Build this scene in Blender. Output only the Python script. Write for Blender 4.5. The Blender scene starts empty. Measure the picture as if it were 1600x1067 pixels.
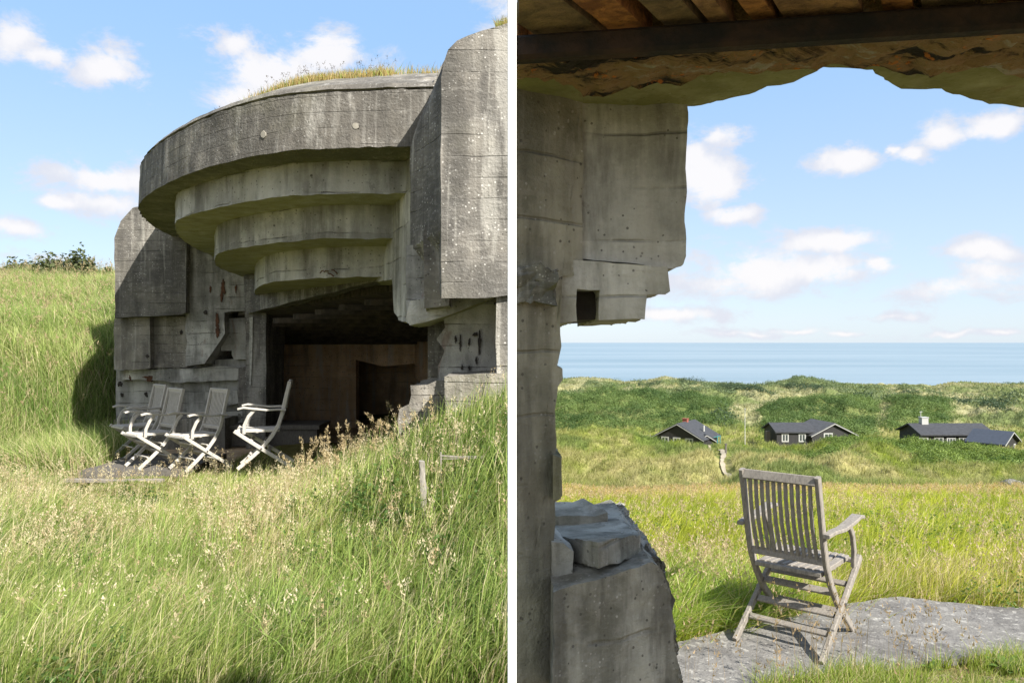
import bpy, bmesh, math, random
import numpy as np
from mathutils import Vector, Matrix as Mx, noise as mn
random.seed(7); rng = np.random.default_rng(7)
R = math.radians
S = bpy.context.scene
COL = S.collection
F = 1200.0; CX = 800.0; CY = 535.0        # focal length and horizon of the view, in photo pixels

# ------------------------------------------------------------------ camera
cam_d = bpy.data.cameras.new('camera'); cam = bpy.data.objects.new('camera', cam_d); COL.objects.link(cam)
cam_d.sensor_width = 36; cam_d.lens = 36 * F / 1600; cam_d.shift_y = 1.5 / 1600
cam_d.clip_start = 0.05; cam_d.clip_end = 60000
cam.location = (0, 0, 0); cam.rotation_euler = (R(90), 0, 0); S.camera = cam
# ------------------------------------------------------------------ sun, sky, exposure
SUN_A, SUN_E = 41, 38                     # degrees right of straight behind the camera, elevation
sd = Vector((math.cos(R(SUN_E)) * math.sin(R(SUN_A)), -math.cos(R(SUN_E)) * math.cos(R(SUN_A)), math.sin(R(SUN_E))))
sl = bpy.data.lights.new('sun', 'SUN'); sl.energy = 4.7; sl.angle = R(0.5); sl.color = (1, .955, .88)
so = bpy.data.objects.new('sun', sl); COL.objects.link(so)
so.rotation_euler = sd.to_track_quat('Z', 'Y').to_euler(); so.location = (20, -20, 40)
S.view_settings.view_transform = 'Standard'; S.view_settings.look = 'None'
S.view_settings.exposure = 1.15; S.view_settings.gamma = 1
S.render.engine = 'CYCLES'

class NT:
    def __init__(s, tree): s.t = tree; s.n = tree.nodes; s.l = tree.links
    def node(s, typ, **kw):
        n = s.n.new(typ)
        for k, v in kw.items():
            if k.startswith('i_'): n.inputs[k[2:].replace('_', ' ')].default_value = v
            else: setattr(n, k, v)
        return n
    def put(s, sock, v):
        if hasattr(v, 'is_linked') or isinstance(v, bpy.types.NodeSocket): s.l.new(v, sock)
        else: sock.default_value = v
    def m(s, op, a, b=0.0, c=0.0, clamp=False):
        n = s.n.new('ShaderNodeMath'); n.operation = op; n.use_clamp = clamp
        s.put(n.inputs[0], a); s.put(n.inputs[1], b)
        if op in ('MULTIPLY_ADD', 'SMOOTH_MAX', 'COMPARE'): s.put(n.inputs[2], c)
        return n.outputs[0]
    def ss(s, v, a, b):
        n = s.n.new('ShaderNodeMapRange'); n.interpolation_type = 'SMOOTHSTEP'
        s.put(n.inputs[0], v); n.inputs[1].default_value = a; n.inputs[2].default_value = b
        return n.outputs[0]
    def mix(s, f, a, b, bt='MIX'):
        n = s.n.new('ShaderNodeMix'); n.data_type = 'RGBA'; n.blend_type = bt
        s.put(n.inputs[0], f)
        for i, v in ((6, a), (7, b)):
            if isinstance(v, tuple): v = (*v, 1) if len(v) == 3 else v
            s.put(n.inputs[i], v)
        return n.outputs[2]
    def noise(s, vec, scale, detail=4, rough=.55, dist=0, color=False):
        n = s.n.new('ShaderNodeTexNoise')
        if vec is not None: s.l.new(vec, n.inputs['Vector'])
        n.inputs['Scale'].default_value = scale; n.inputs['Detail'].default_value = detail
        n.inputs['Roughness'].default_value = rough; n.inputs['Distortion'].default_value = dist
        return n.outputs['Color' if color else 'Fac']
    def vscale(s, vec, sc):
        n = s.n.new('ShaderNodeVectorMath'); n.operation = 'MULTIPLY'
        s.l.new(vec, n.inputs[0]); n.inputs[1].default_value = sc
        return n.outputs[0]

def az(px, Y=1): return math.atan2((px - CX) / F, 1)
def elv(px, py): return math.atan2((CY - py) / F, math.hypot(1, (px - CX) / F))
w = bpy.data.worlds.new('World'); S.world = w; w.use_nodes = True
T = NT(w.node_tree); T.n.clear()
out = T.node('ShaderNodeOutputWorld'); bg = T.node('ShaderNodeBackground'); T.l.new(bg.outputs[0], out.inputs[0])
bg.inputs[1].default_value = .15
sky = T.node('ShaderNodeTexSky', sky_type='NISHITA', sun_disc=False, sun_elevation=R(SUN_E))
sky.sun_rotation = R(180 - SUN_A)
sky.air_density = 1.0; sky.dust_density = .35; sky.ozone_density = 2.2
tc = T.node('ShaderNodeTexCoord'); D = tc.outputs['Generated']
sp = T.node('ShaderNodeSeparateXYZ'); T.l.new(D, sp.inputs[0])
azn = T.m('ARCTAN2', sp.outputs[0], sp.outputs[1]); eln = T.m('ARCSINE', sp.outputs[2])
ae = T.node('ShaderNodeCombineXYZ'); T.put(ae.inputs[0], azn); T.put(ae.inputs[1], eln)
wn = T.noise(D, 9, 5, .55, 0, True)
wv = T.node('ShaderNodeVectorMath', operation='SUBTRACT'); T.l.new(wn, wv.inputs[0]); wv.inputs[1].default_value = (.5, .5, .5)
wv2 = T.node('ShaderNodeVectorMath', operation='MULTIPLY_ADD'); T.l.new(wv.outputs[0], wv2.inputs[0]); wv2.inputs[1].default_value = (.10, .05, 0)
T.l.new(ae.outputs[0], wv2.inputs[2])
# clouds: centre in the sky, half size, thickness
CL = [(15,55,45,38,1),(60,85,40,20,.8),(155,108,62,32,1.15),(368,66,52,22,.9),(505,84,78,34,1.3),(430,120,90,48,1.2),(375,150,60,30,1),
 (175,272,100,22,.95),(90,312,35,14,.9),(170,310,95,22,.75),(30,362,75,17,.75),(60,405,90,10,.4),(795,20,40,25,.8),
 (1110,278,75,52,1.35),(1085,245,40,40,1),(1142,333,66,18,1.1),(1135,213,52,17,.9),(1315,248,52,26,1.15),(1420,230,42,20,1),(1475,203,64,26,1.1),(1552,190,45,24,1.05),
 (1385,225,14,9,.8),(1300,380,90,19,1.05),(1185,420,100,36,1),(1270,425,90,26,.9),(1120,440,80,22,.6),(1375,412,32,13,1),(1545,388,80,20,.95),(1490,445,130,20,.75),(1560,425,80,28,.8),
 (1060,493,75,13,.95),(1240,514,60,7,.85),(1325,517,40,7,.85),(1490,520,55,7,.75),(1385,489,40,7,.6),(1170,520,50,5,.6),(1575,520,40,6,.6),
 (-300,300,120,50,1.2),(-120,180,90,30,1),(1900,250,160,60,1.2),(1750,420,120,30,1)]
acc = None
for px, py, hw, hh, a in CL:
    c0, c1 = az(px), elv(px, py)
    k = math.cos(c0) ** 2
    if py > 370: hw *= 1.35; hh *= 1.2
    elif px < 800: hw *= 1.2; hh *= 1.2
    d = T.node('ShaderNodeVectorMath', operation='SUBTRACT'); T.l.new(wv2.outputs[0], d.inputs[0]); d.inputs[1].default_value = (c0, c1, 0)
    e = T.node('ShaderNodeVectorMath', operation='MULTIPLY'); T.l.new(d.outputs[0], e.inputs[0])
    e.inputs[1].default_value = (F / hw / k, F / hh / math.cos(c0), 0)
    ln = T.node('ShaderNodeVectorMath', operation='LENGTH'); T.l.new(e.outputs[0], ln.inputs[0])
    v = T.m('MULTIPLY_ADD', ln.outputs['Value'], -a, a)
    acc = v if acc is None else T.m('SMOOTH_MAX', acc, v, .25)
n1 = T.noise(T.vscale(D, (1, 1, 1.9)), 13, 9, .68, .25)
dens = T.ss(T.m('ADD', acc, T.m('MULTIPLY_ADD', n1, 3.4, -1.7)), -.22, .62)
dens = T.m('MULTIPLY', dens, .93)
n2 = T.noise(D, 30, 5, .6)
cc = T.mix(T.ss(T.m('ADD', acc, T.m('MULTIPLY_ADD', n2, 1.1, -.55)), .1, .75), (2.35, 2.42, 2.7), (3.02, 2.95, 2.97))
tint = T.mix(1, sky.outputs[0], (1.0, 1.0, 1.0), 'MULTIPLY')
grad = T.mix(T.ss(eln, .42, -.02), (1.08, 1.80, 2.85), (1.84, 2.20, 2.66))
tint = T.mix(T.m('MULTIPLY', T.ss(eln, 1.3, .45), .85), tint, grad)
tint = T.mix(T.m('MULTIPLY', T.ss(sp.outputs[1], .3, -.35), .65), tint, (3.0, 2.95, 2.9))   # added whitening of the unseen sky behind the camera, for neutral fill light
T.l.new(T.mix(dens, tint, cc), bg.inputs[0])

# ------------------------------------------------------------------ helpers
def W(px, py, Y): return Vector(((px - CX) / F * Y, Y, (CY - py) / F * Y))
def tag(o, label=None, cat=None, group=None, kind=None):
    if label: o['label'] = label
    if cat: o['category'] = cat
    if group: o['group'] = group
    if kind: o['kind'] = kind
    return o
def thing(name, loc, label, cat, group=None, rz=0):
    o = bpy.data.objects.new(name, None); COL.objects.link(o); o.location = loc; o.rotation_euler = (0, 0, rz)
    o.empty_display_size = .2
    return tag(o, label, cat, group)
def link(name, me, mat, parent=None):
    o = bpy.data.objects.new(name, me); COL.objects.link(o)
    if mat: me.materials.append(mat)
    if parent:
        o.parent = parent
        if parent.type == 'EMPTY' or True:
            o.matrix_parent_inverse = (parent_world(parent)).inverted()
    return o
def parent_world(p):
    from mathutils import Matrix, Euler
    m = Matrix.LocRotScale(p.location, p.rotation_euler, p.scale)
    return (parent_world(p.parent) @ p.matrix_parent_inverse @ m) if p.parent else m
def refine(bm, L, it=7):
    bm.normal_update(); bmesh.ops.triangulate(bm, faces=bm.faces[:], ngon_method='EAR_CLIP')
    for _ in range(it):
        es = [e for e in bm.edges if e.calc_length() > L]
        if not es: break
        bmesh.ops.subdivide_edges(bm, edges=es, cuts=1)
        bmesh.ops.triangulate(bm, faces=[f for f in bm.faces if len(f.verts) > 3])
def roughen(bm, amt, sc, chip=0, seed=0):
    off = Vector((seed * 3.1, seed * 1.7, seed))
    bm.normal_update()
    sharp = {}
    for v in bm.verts:
        k = sum(1 for e in v.link_edges if len(e.link_faces) == 2 and e.calc_face_angle(0) > .6)
        sharp[v] = k >= 2
    mv = {}
    for v in bm.verts:
        p = v.co / sc + off
        d = mn.noise_vector(p) * amt + mn.noise_vector(p * 2.7) * amt * .5 + mn.noise_vector(p * 7) * amt * .22
        if chip and sharp[v]:
            c = max(0, mn.noise(p * 1.9 + Vector((5, 5, 5))) + .12)
            d -= v.normal * c * chip
        mv[v] = d
    for v, d in mv.items(): v.co += d + (mn.noise_vector(v.co / (sc*.12)) * amt*.25 if sc < .2 else Vector((0,0,0)))
def finish(bm, name, mat, parent=None, smooth=35):
    me = bpy.data.meshes.new(name)
    bmesh.ops.recalc_face_normals(bm, faces=bm.faces[:])
    bm.to_mesh(me); bm.free()
    if smooth:
        for p in me.polygons: p.use_smooth = True
        me.set_sharp_from_angle(angle=R(smooth))
    return link(name, me, mat, parent)
def loft_bm(bm, front, back):
    a = [bm.verts.new(p) for p in front]; b = [bm.verts.new(p) for p in back]
    n = len(a)
    bm.faces.new(a); bm.faces.new(b[::-1])
    for i in range(n): bm.faces.new((a[i], b[i], b[(i + 1) % n], a[(i + 1) % n]))
def prism(name, outl, Y, depth, mat, parent=None, L=.25, amt=.012, sc=.5, chip=.03, vec=None, Y2=None, holes=None, smooth=35):
    """outl: list of (px,py); Y number or (Yleft,Yright) across the outline's px range"""
    xs = [p[0] for p in outl]; x0, x1 = min(xs), max(xs)
    def yf(px):
        if isinstance(Y, tuple): 
            t = (px - x0) / max(1, x1 - x0); return 1 / ((1 - t) / Y[0] + t / Y[1])
        return Y
    fr = [W(px, py, yf(px)) for px, py in outl]
    v = Vector(vec) if vec else Vector((0, depth, 0))
    bm = bmesh.new(); loft_bm(bm, fr, [p + v for p in fr])
    refine(bm, L); roughen(bm, amt, sc, chip, len(name) + x0 * .01)
    return finish(bm, name, mat, parent, smooth)
def box_bm(bm, lo, hi, M=None):
    vs = [bm.verts.new((x, y, z)) for x in (lo[0], hi[0]) for y in (lo[1], hi[1]) for z in (lo[2], hi[2])]
    for f in ((0,1,3,2),(4,6,7,5),(0,4,5,1),(2,3,7,6),(0,2,6,4),(1,5,7,3)): bm.faces.new([vs[i] for i in f])
    if M: bmesh.ops.transform(bm, matrix=M, verts=vs)
    return vs
def bar_bm(bm, pts, w, t, side=Vector((1, 0, 0))):
    """a bar through pts: width w along side, thickness t across"""
    pts = [Vector(p) for p in pts]; rings = []
    for i, p in enumerate(pts):
        d = (pts[min(i + 1, len(pts) - 1)] - pts[max(i - 1, 0)]).normalized()
        s = (side - d * side.dot(d)).normalized(); u = d.cross(s)
        ww = w[i] if isinstance(w, (list, tuple)) else w
        c = min(ww, t) * .18
        q = [(-ww/2, -t/2 + c), (-ww/2 + c, -t/2), (ww/2 - c, -t/2), (ww/2, -t/2 + c), (ww/2, t/2 - c), (ww/2 - c, t/2), (-ww/2 + c, t/2), (-ww/2, t/2 - c)]
        rings.append([bm.verts.new(p + s * a + u * b) for a, b in q])
    for a, b in zip(rings, rings[1:]):
        for i in range(8): bm.faces.new((a[i], a[(i+1)%8], b[(i+1)%8], b[i]))
    bm.faces.new(rings[0][::-1]); bm.faces.new(rings[-1])
def mesh_np(name, V, faces_idx, nper, mat, cols=None, parent=None, smooth=False, normals=None):
    me = bpy.data.meshes.new(name)
    nf = len(faces_idx) // nper if isinstance(nper, int) else len(nper)
    me.vertices.add(len(V)); me.vertices.foreach_set('co', np.ascontiguousarray(V, dtype=np.float32).ravel())
    me.loops.add(len(faces_idx)); me.loops.foreach_set('vertex_index', np.asarray(faces_idx, dtype=np.int32))
    if isinstance(nper, int): st = np.arange(nf, dtype=np.int32) * nper; tot = np.full(nf, nper, np.int32)
    else: tot = np.asarray(nper, np.int32); st = np.concatenate([[0], np.cumsum(tot)[:-1]]).astype(np.int32)
    me.polygons.add(nf); me.polygons.foreach_set('loop_start', st); me.polygons.foreach_set('loop_total', tot)
    me.update(calc_edges=True)
    if smooth: me.polygons.foreach_set('use_smooth', np.ones(nf, bool))
    if cols is not None:
        a = me.color_attributes.new('Col', 'FLOAT_COLOR', 'POINT')
        c4 = np.ones((len(V), 4), np.float32); c4[:, :3] = cols; a.data.foreach_set('color', c4.ravel())
    return link(name, me, mat, parent)

# numpy value noise
def _h(ix, iy, s):
    n = (ix.astype(np.int64) * 374761393 + iy.astype(np.int64) * 668265263 + s * 1442695041) & 0x7fffffff
    n = ((n ^ (n >> 13)) * 1274126177) & 0x7fffffff
    return ((n ^ (n >> 16)) & 0xffff) / 65535.0
def vn(x, y, s=0):
    x = np.asarray(x, float); y = np.asarray(y, float)
    ix = np.floor(x); iy = np.floor(y); fx = x - ix; fy = y - iy
    fx = fx*fx*(3-2*fx); fy = fy*fy*(3-2*fy)
    return (_h(ix, iy, s)*(1-fx) + _h(ix+1, iy, s)*fx)*(1-fy) + (_h(ix, iy+1, s)*(1-fx) + _h(ix+1, iy+1, s)*fx)*fy
def fbm(x, y, s=0, o=4):
    a = 0; k = .5; t = 0
    for i in range(o): a = a + k*vn(x*2**i + 13*i, y*2**i + 7*i, s+i); t += k; k *= .5
    return a / t
def sm(x, a, b):
    t = np.clip((x - a) / (b - a), 0, 1); return t*t*(3-2*t)

# ------------------------------------------------------------------ materials
def newmat(name):
    m = bpy.data.materials.new(name); m.use_nodes = True; t = NT(m.node_tree); t.n.clear()
    o = t.node('ShaderNodeOutputMaterial'); b = t.node('ShaderNodeBsdfPrincipled'); t.l.new(b.outputs[0], o.inputs[0])
    return m, t, b
def bump(t, b, h, dist, strength=1):
    n = t.node('ShaderNodeBump'); n.inputs['Distance'].default_value = dist; n.inputs['Strength'].default_value = strength
    t.l.new(h, n.inputs['Height']); t.l.new(n.outputs[0], b.inputs['Normal'])
def concrete(name, light=(.36,.34,.30), dark=(.13,.125,.115), board=.14, moss=.6, grime=.5, k=1.0, rust=0.0, speck=.5, mosscol=(.16,.17,.035), lines=.7):
    """k: size of the detail (1 for the far bunker, smaller for near walls)"""
    m, t, b = newmat(name)
    g = t.node('ShaderNodeNewGeometry'); P = g.outputs['Position']
    s = t.node('ShaderNodeSeparateXYZ'); t.l.new(P, s.inputs[0]); ns = t.node('ShaderNodeSeparateXYZ'); t.l.new(g.outputs['Normal'], ns.inputs[0])
    big = t.noise(P, 1.1/k, 6, .6, .3); mid = t.noise(P, 5/k, 7, .65); fine = t.noise(P, 45/k, 4, .6)
    streak = t.noise(t.vscale(P, (1, 1, .12)), 4.5/k, 6, .6)
    streak2 = t.noise(t.vscale(P, (1, 1, .06)), 13/k, 3, .6)
    grain = t.noise(t.vscale(P, (.3, .3, 1)), 26/k, 5, .75)
    a = t.m('ADD', t.m('MULTIPLY', big, .45), t.m('MULTIPLY', streak, .55))
    a = t.m('ADD', t.m('MULTIPLY', a, .75), t.m('MULTIPLY', mid, .25))
    f = t.ss(a, .5 - .13 + grime*.1, .5 + .08 + grime*.1)
    col = t.mix(f, dark, light)
    col = t.mix(t.m('MULTIPLY', t.ss(streak2, .55, .72), .6), col, (.48,.46,.41))
    col = t.mix(t.m('MULTIPLY', t.ss(mid, .62, .72), .5), col, (.09,.085,.08))
    # boards of the formwork
    zb = t.m('ADD', t.m('DIVIDE', s.outputs[2], board), t.m('MULTIPLY', t.noise(P, 1.3/k, 3, .5), .35))
    fl = t.m('FLOOR', zb); fr = t.m('FRACT', zb)
    wnn = t.node('ShaderNodeTexWhiteNoise', noise_dimensions='1D'); t.l.new(fl, wnn.inputs['W'])
    col = t.mix(t.m('MULTIPLY', wnn.outputs[0], .28), col, (.10,.098,.09))
    side = t.ss(t.m('ABSOLUTE', ns.outputs[2]), .75, .5)
    edge = t.m('ABSOLUTE', t.m('SUBTRACT', fr, .5))
    lw = t.noise(P, 2.2/k, 4, .6)
    line = t.m('MULTIPLY', t.ss(edge, .465, .492), t.m('MULTIPLY', side, t.ss(lw, .42, .62)))
    col = t.mix(t.m('MULTIPLY', line, lines), col, (.045,.042,.038))
    col = t.mix(t.m('MULTIPLY', t.m('SUBTRACT', grain, .50), 1.8, clamp=True), col, (.44,.42,.38))
    # pebbles showing in the worn skin, dark pits
    vo = t.node('ShaderNodeTexVoronoi'); t.l.new(P, vo.inputs['Vector']); vo.inputs['Scale'].default_value = 38/k
    sv = t.node('ShaderNodeSeparateColor'); t.l.new(vo.outputs['Color'], sv.inputs[0])
    spk = t.m('MULTIPLY', t.m('LESS_THAN', vo.outputs['Distance'], .30), t.m('GREATER_THAN', sv.outputs[0], 1 - .38*speck))
    spk = t.m('MULTIPLY', spk, t.ss(mid, .42, .58))
    col = t.mix(t.m('MULTIPLY', spk, .75), col, (.58,.56,.52))
    pit = t.m('MULTIPLY', t.m('LESS_THAN', vo.outputs['Distance'], .33), t.m('LESS_THAN', sv.outputs[1], .06))
    col = t.mix(t.m('MULTIPLY', pit, .7), col, (.06,.055,.05))
    vh = t.node('ShaderNodeTexVoronoi'); t.l.new(P, vh.inputs['Vector']); vh.inputs['Scale'].default_value = 5.5/k
    svh = t.node('ShaderNodeSeparateColor'); t.l.new(vh.outputs['Color'], svh.inputs[0])
    hole = t.m('MULTIPLY', t.m('LESS_THAN', t.m('ADD', vh.outputs['Distance'], t.m('MULTIPLY', mid, .35)), t.m('MULTIPLY_ADD', svh.outputs[2], .12, .17)), t.m('LESS_THAN', svh.outputs[0], .22))
    col = t.mix(t.m('MULTIPLY', hole, .8), col, (.05,.045,.04))
    # algae, mostly on undersides, a little on walls
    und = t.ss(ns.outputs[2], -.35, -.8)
    hg = t.noise(P, .42/k, 5, .6, .4)
    col = t.mix(t.m('MULTIPLY', t.ss(hg, .47, .60), .25 + .5*grime), col, tuple(x*.8 for x in dark))
    stn = t.noise(t.vscale(P, (1, 1, .16)), 2.2/k, 7, .62, .2)
    col = t.mix(t.m('MULTIPLY', t.m('MULTIPLY', t.ss(stn, .50, .62), side), .35 + .5*grime), col, (.075,.07,.062))
    col = t.mix(t.m('MULTIPLY', t.m('MULTIPLY', t.ss(stn, .44, .37), side), .4), col, (.50,.48,.43))
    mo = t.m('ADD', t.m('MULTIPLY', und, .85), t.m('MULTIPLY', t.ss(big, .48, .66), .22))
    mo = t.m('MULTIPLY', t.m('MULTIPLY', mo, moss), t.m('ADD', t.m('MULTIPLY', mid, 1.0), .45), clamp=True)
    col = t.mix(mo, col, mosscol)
    if rust:
        rn = t.noise(t.vscale(P, (1, 1, .25)), 3.3/k, 5, .7, .5)
        col = t.mix(t.m('MULTIPLY', t.ss(rn, .60, .68), rust), col, (.16,.055,.02))
    t.l.new(col, b.inputs['Base Color']); b.inputs['Roughness'].default_value = .93; b.inputs['Specular IOR Level'].default_value = .2
    h = t.m('ADD', t.m('MULTIPLY', mid, .6), t.m('MULTIPLY', fine, .45))
    h = t.m('SUBTRACT', h, t.m('MULTIPLY', line, .5)); h = t.m('SUBTRACT', h, t.m('MULTIPLY', t.m('ADD', pit, hole), .6)); h = t.m('ADD', h, t.m('MULTIPLY', spk, .25))
    h = t.m('ADD', h, t.m('MULTIPLY', grain, .2))
    bump(t, b, h, .03*k, .8)
    return m
def simple(name, col, rough=.8, var=.3, sc=8, metal=0, stretch=(1,1,1), bumpd=.01, col2=None):
    m, t, b = newmat(name)
    tcn = t.node('ShaderNodeTexCoord'); P = t.vscale(tcn.outputs['Object'], stretch)
    n = t.noise(P, sc, 6, .65)
    c2 = col2 or tuple(c * (1 - var) for c in col)
    t.l.new(t.mix(t.ss(n, .35, .65), c2, col), b.inputs['Base Color'])
    b.inputs['Roughness'].default_value = rough; b.inputs['Metallic'].default_value = metal
    if bumpd: bump(t, b, n, bumpd, .6)
    return m
M_drum = concrete('concrete_stained', (.38,.345,.29), (.12,.11,.095), .15, .4, .75, 1.1, 0, .7)
M_conc = concrete('concrete_weathered', (.33,.30,.255), (.125,.115,.10), .15, .35, .35, 1.0, 0, .7)
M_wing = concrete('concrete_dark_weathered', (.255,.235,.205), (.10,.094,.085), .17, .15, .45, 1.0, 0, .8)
M_pale = concrete('concrete_pale', (.66,.645,.60), (.21,.205,.185), .2, .3, .2, .8, .35, .6, (.15,.155,.07))
M_mossy = concrete('concrete_algae', (.70,.685,.64), (.27,.262,.23), .30, .72, .22, .9, 0, .6, (.27,.26,.07))
M_inner = concrete('concrete_room', (.74,.52,.31), (.45,.30,.17), .22, .1, .2, 1.0, 0, .2)
M_nearw = concrete('concrete_near_wall', (.55,.53,.43), (.19,.185,.14), .115, .5, .35, .32, .0, .5, (.15,.15,.06), .4)
M_par = concrete('concrete_parapet', (.54,.525,.46), (.17,.165,.135), .16, .6, .35, .3, .0, .7, (.15,.16,.06), .4)
M_nearb = concrete('concrete_near_block', (.80,.79,.74), (.33,.325,.285), .10, .35, .25, .30, .0, .5, (.17,.165,.075), .45)
M_lint = concrete('concrete_lintel', (.66,.64,.50), (.20,.195,.12), .9, .6, .55, .3, .35, .4, (.30,.31,.08))
M_slab = concrete('concrete_slab', (.20,.19,.175), (.12,.113,.105), 5, .12, .0, .6, .0, .2)
M_rust = simple('rusted_crust', (.26,.13,.055), .95, 0, 14, 0, (1,1,1), .03, (.025,.02,.016))
M_soil = simple('dry_soil', (.20,.15,.10), .98, 0, 14, 0, (1,1,1), .03, (.10,.075,.05))

def teak(name, base=(.28,.252,.215), d=(.13,.115,.10)):
    m, t, b = newmat(name)
    tcn = t.node('ShaderNodeTexCoord'); P = tcn.outputs['Object']
    n = t.noise(t.vscale(P, (9, 9, 2.2)), 9, 6, .7, .6); n2 = t.noise(P, 3, 4, .6); n3 = t.noise(t.vscale(P, (3,3,1)), 40, 3, .6)
    c = t.mix(t.ss(n, .22, .70), d, base); c = t.mix(t.m('MULTIPLY', t.ss(n2, .5, .7), .3), c, tuple(x*.55 for x in base))
    c = t.mix(t.m('MULTIPLY', t.ss(n3, .62, .7), .4), c, (.08,.07,.06))
    t.l.new(c, b.inputs['Base Color']); b.inputs['Roughness'].default_value = .85
    bump(t, b, t.m('ADD', n, n3), .0012, .5); return m
M_teak = teak('silvered_teak'); M_teakl = teak('silvered_teak_pale', (.52,.49,.44), (.34,.31,.275))
M_sleep = teak('old_timber', (.15,.135,.115), (.06,.054,.047))
M_bolt = simple('bolt_metal', (.2,.19,.18), .5, .3, 10, .8)
M_white = simple('divider_white', (.82,.82,.82), .5, .03, 3, 0, (1,1,1), 0)

def foliage(name, trans=.45, rough=.6, gain=1.0):
    m, t, b = newmat(name)
    a = t.node('ShaderNodeAttribute', attribute_name='Col')
    t.l.new(a.outputs['Color'], b.inputs['Base Color']); b.inputs['Roughness'].default_value = rough; b.inputs['Specular IOR Level'].default_value = .25
    tr = t.node('ShaderNodeBsdfTranslucent'); t.l.new(t.mix(1, a.outputs['Color'], (1.25,1.25,.7), 'MULTIPLY'), tr.inputs[0])
    mx = t.node('ShaderNodeMixShader'); mx.inputs[0].default_value = trans
    t.l.new(b.outputs[0], mx.inputs[1]); t.l.new(tr.outputs[0], mx.inputs[2])
    t.l.new(mx.outputs[0], [n for n in t.n if n.type == 'OUTPUT_MATERIAL'][0].inputs[0]); return m
M_grass = foliage('grass_blades'); M_leaf = foliage('leaves', .3)

# ------------------------------------------------------------------ ground
crest_px = [700, 860, 930, 975, 1005, 1040, 1075, 1110, 1180, 1215, 1250, 1290, 1340, 1400, 1450, 1480, 1520, 1570, 1620, 1800]
crest_py = [596, 594, 590, 597, 595, 589, 596, 599, 604, 598, 590, 599, 601, 604, 607, 600, 598, 601, 603, 600]
PY = [-500, 3.3, 4, 6, 10, 14, 20, 30, 45, 60, 75, 88, 100, 120, 150, 180, 220, 260, 300, 330, 380, 460]
PZ = [-1.62, -1.64, -1.70, -1.80, -2.2, -2.8, -4.1, -5.9, -7.75, -8.55, -9.15, -12.4, -13.4, -13.3, -12.6, -14.6, -15.2, -16.4, -17.2, -19.5, -23, -26]
def u_of(x, y): return x / np.maximum(y, .5)
def H(x, y):
    x = np.asarray(x, float); y = np.asarray(y, float)
    u = u_of(x, y); px = 800 + 1200*u; r = y
    zr = np.interp(r, PY, PZ)
    zr = zr + (fbm(x*.55, y*.55, 3) - .5) * .16 * sm(r, 4.6, 7)
    zr = zr + (fbm(x*.33+8, y*.28, 17, 3) - .5) * 2.1 * sm(r, 20, 34) * (1-sm(r,88,92)*(1-sm(r,104,112))) * (1-.6*sm(r,270,290)) * (1 - .92*np.exp(-((px-1133)/16)**2)*(1-sm(r,70,85)))
    flat = 1 - .92*np.exp(-((px-1133)/16)**2)*(1-sm(r,70,85))
    zr = zr + (fbm(x*.11, y*.09, 5) - .5) * 2.4 * sm(r, 18, 40) * flat
    zr = zr + (fbm(x*.45, y*.4, 15) - .5) * 1.3 * flat * sm(r, 18, 32) * (1 + .8*sm(r,100,140))
    zr = zr + (fbm(x*.035, y*.03, 6, 5) - .5) * 7.0 * sm(r, 140, 200)
    zr = zr - (fbm(x*.035, y*.03, 6, 5) - .5) * 7.0 * sm(r, 265, 290) * (1 - sm(r, 310, 330))
    # crest of the mound before the houses, lower where the path runs
    zr = zr + np.exp(-((r-76)/11)**2) * np.interp(px, [850,900,1000,1060,1110,1150,1190,1230,1270,1290,1310,1400,1500,1600,1700], [.2,.3,-.2,-.85,-1.1,-.8,-.9,-1.2,-1.6,-1.1,-.9,-1.15,-1.3,-1.9,-2.2])
    zr = zr + np.exp(-((r-150)/22)**2) * np.interp(px, [800,870,930,1000,1090,1140,1180,1200,1230,1290,1340,1372,1385,1430,1470,1500,1600], [.6,1.2,1.9,2.1,1.7,.2,-1.2,-.6,1.2,1.5,1.3,.2,.4,1.0,.8,-.5,.4])
    tgt = -(np.interp(px, crest_px, crest_py) - 535) / 1200 * 300
    k = np.exp(-((r-300)/16)**2)
    zr = zr*(1-k) + (tgt + (fbm(x*.15, y*.15, 9)-.5)*1.6) * k
    # the side of the fort
    zl = -1.56 - .022*np.clip(r-3, 0, 8) + (fbm(x*.9, y*.9, 21) - .5) * .22 * sm(r, 2.5, 3.5)
    mA = np.interp(u, [-.6, -.42, -.33, -.26, -.20, -.13, -.06, 0, .1], [0, 0, .12, .28, .44, .68, .93, 1.12, 1.12])
    zl = zl + mA * sm(r, 3.0, 6.0) * (1 - .9*sm(r, 7.3, 8.3))
    hill = 3.1 * sm(r, 8.0, 20.5) ** 1.15 * (1 - sm(x, -7.35, -6.6)) + .9 * sm(-x, 6.4, 8.6) * sm(r, 6.5, 10.5)*(1-.9*sm(r,12,18))
    zl = zl + hill + (fbm(x*.5, y*.5, 31) - .5) * .5 * (1 - sm(x, -7.2, -6.6)) * sm(r, 9, 12)
    back = sm(r, 21, 60); zl = zl*(1-back) + np.minimum(zr, -2)*back*0 + (zl) * back
    kk = sm(u, .008, .048)
    kk = np.where(y < 2, sm(x, .0, .2), kk)
    return zl*(1-kk) + zr*kk
th = np.unique(np.concatenate([np.arange(-180, -42, 4), np.arange(-42, 1.5, .3), np.arange(1.5, 42, .11), np.arange(42, 181, 4)]))
thr = np.radians(th)
rr = np.concatenate([[.05], np.geomspace(.6, 3, 12), np.geomspace(3.1, 24, 170), np.geomspace(24.5, 470, 330)])
TT, RR = np.meshgrid(thr, rr)
GX = RR*np.sin(TT); GY = RR*np.cos(TT); GZ = H(GX, GY)
hid = (GX > -6.4) & (GX < .1) & (GY > 13)
GZ = np.where(hid & (GY < 17), -2.0, GZ)
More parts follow.
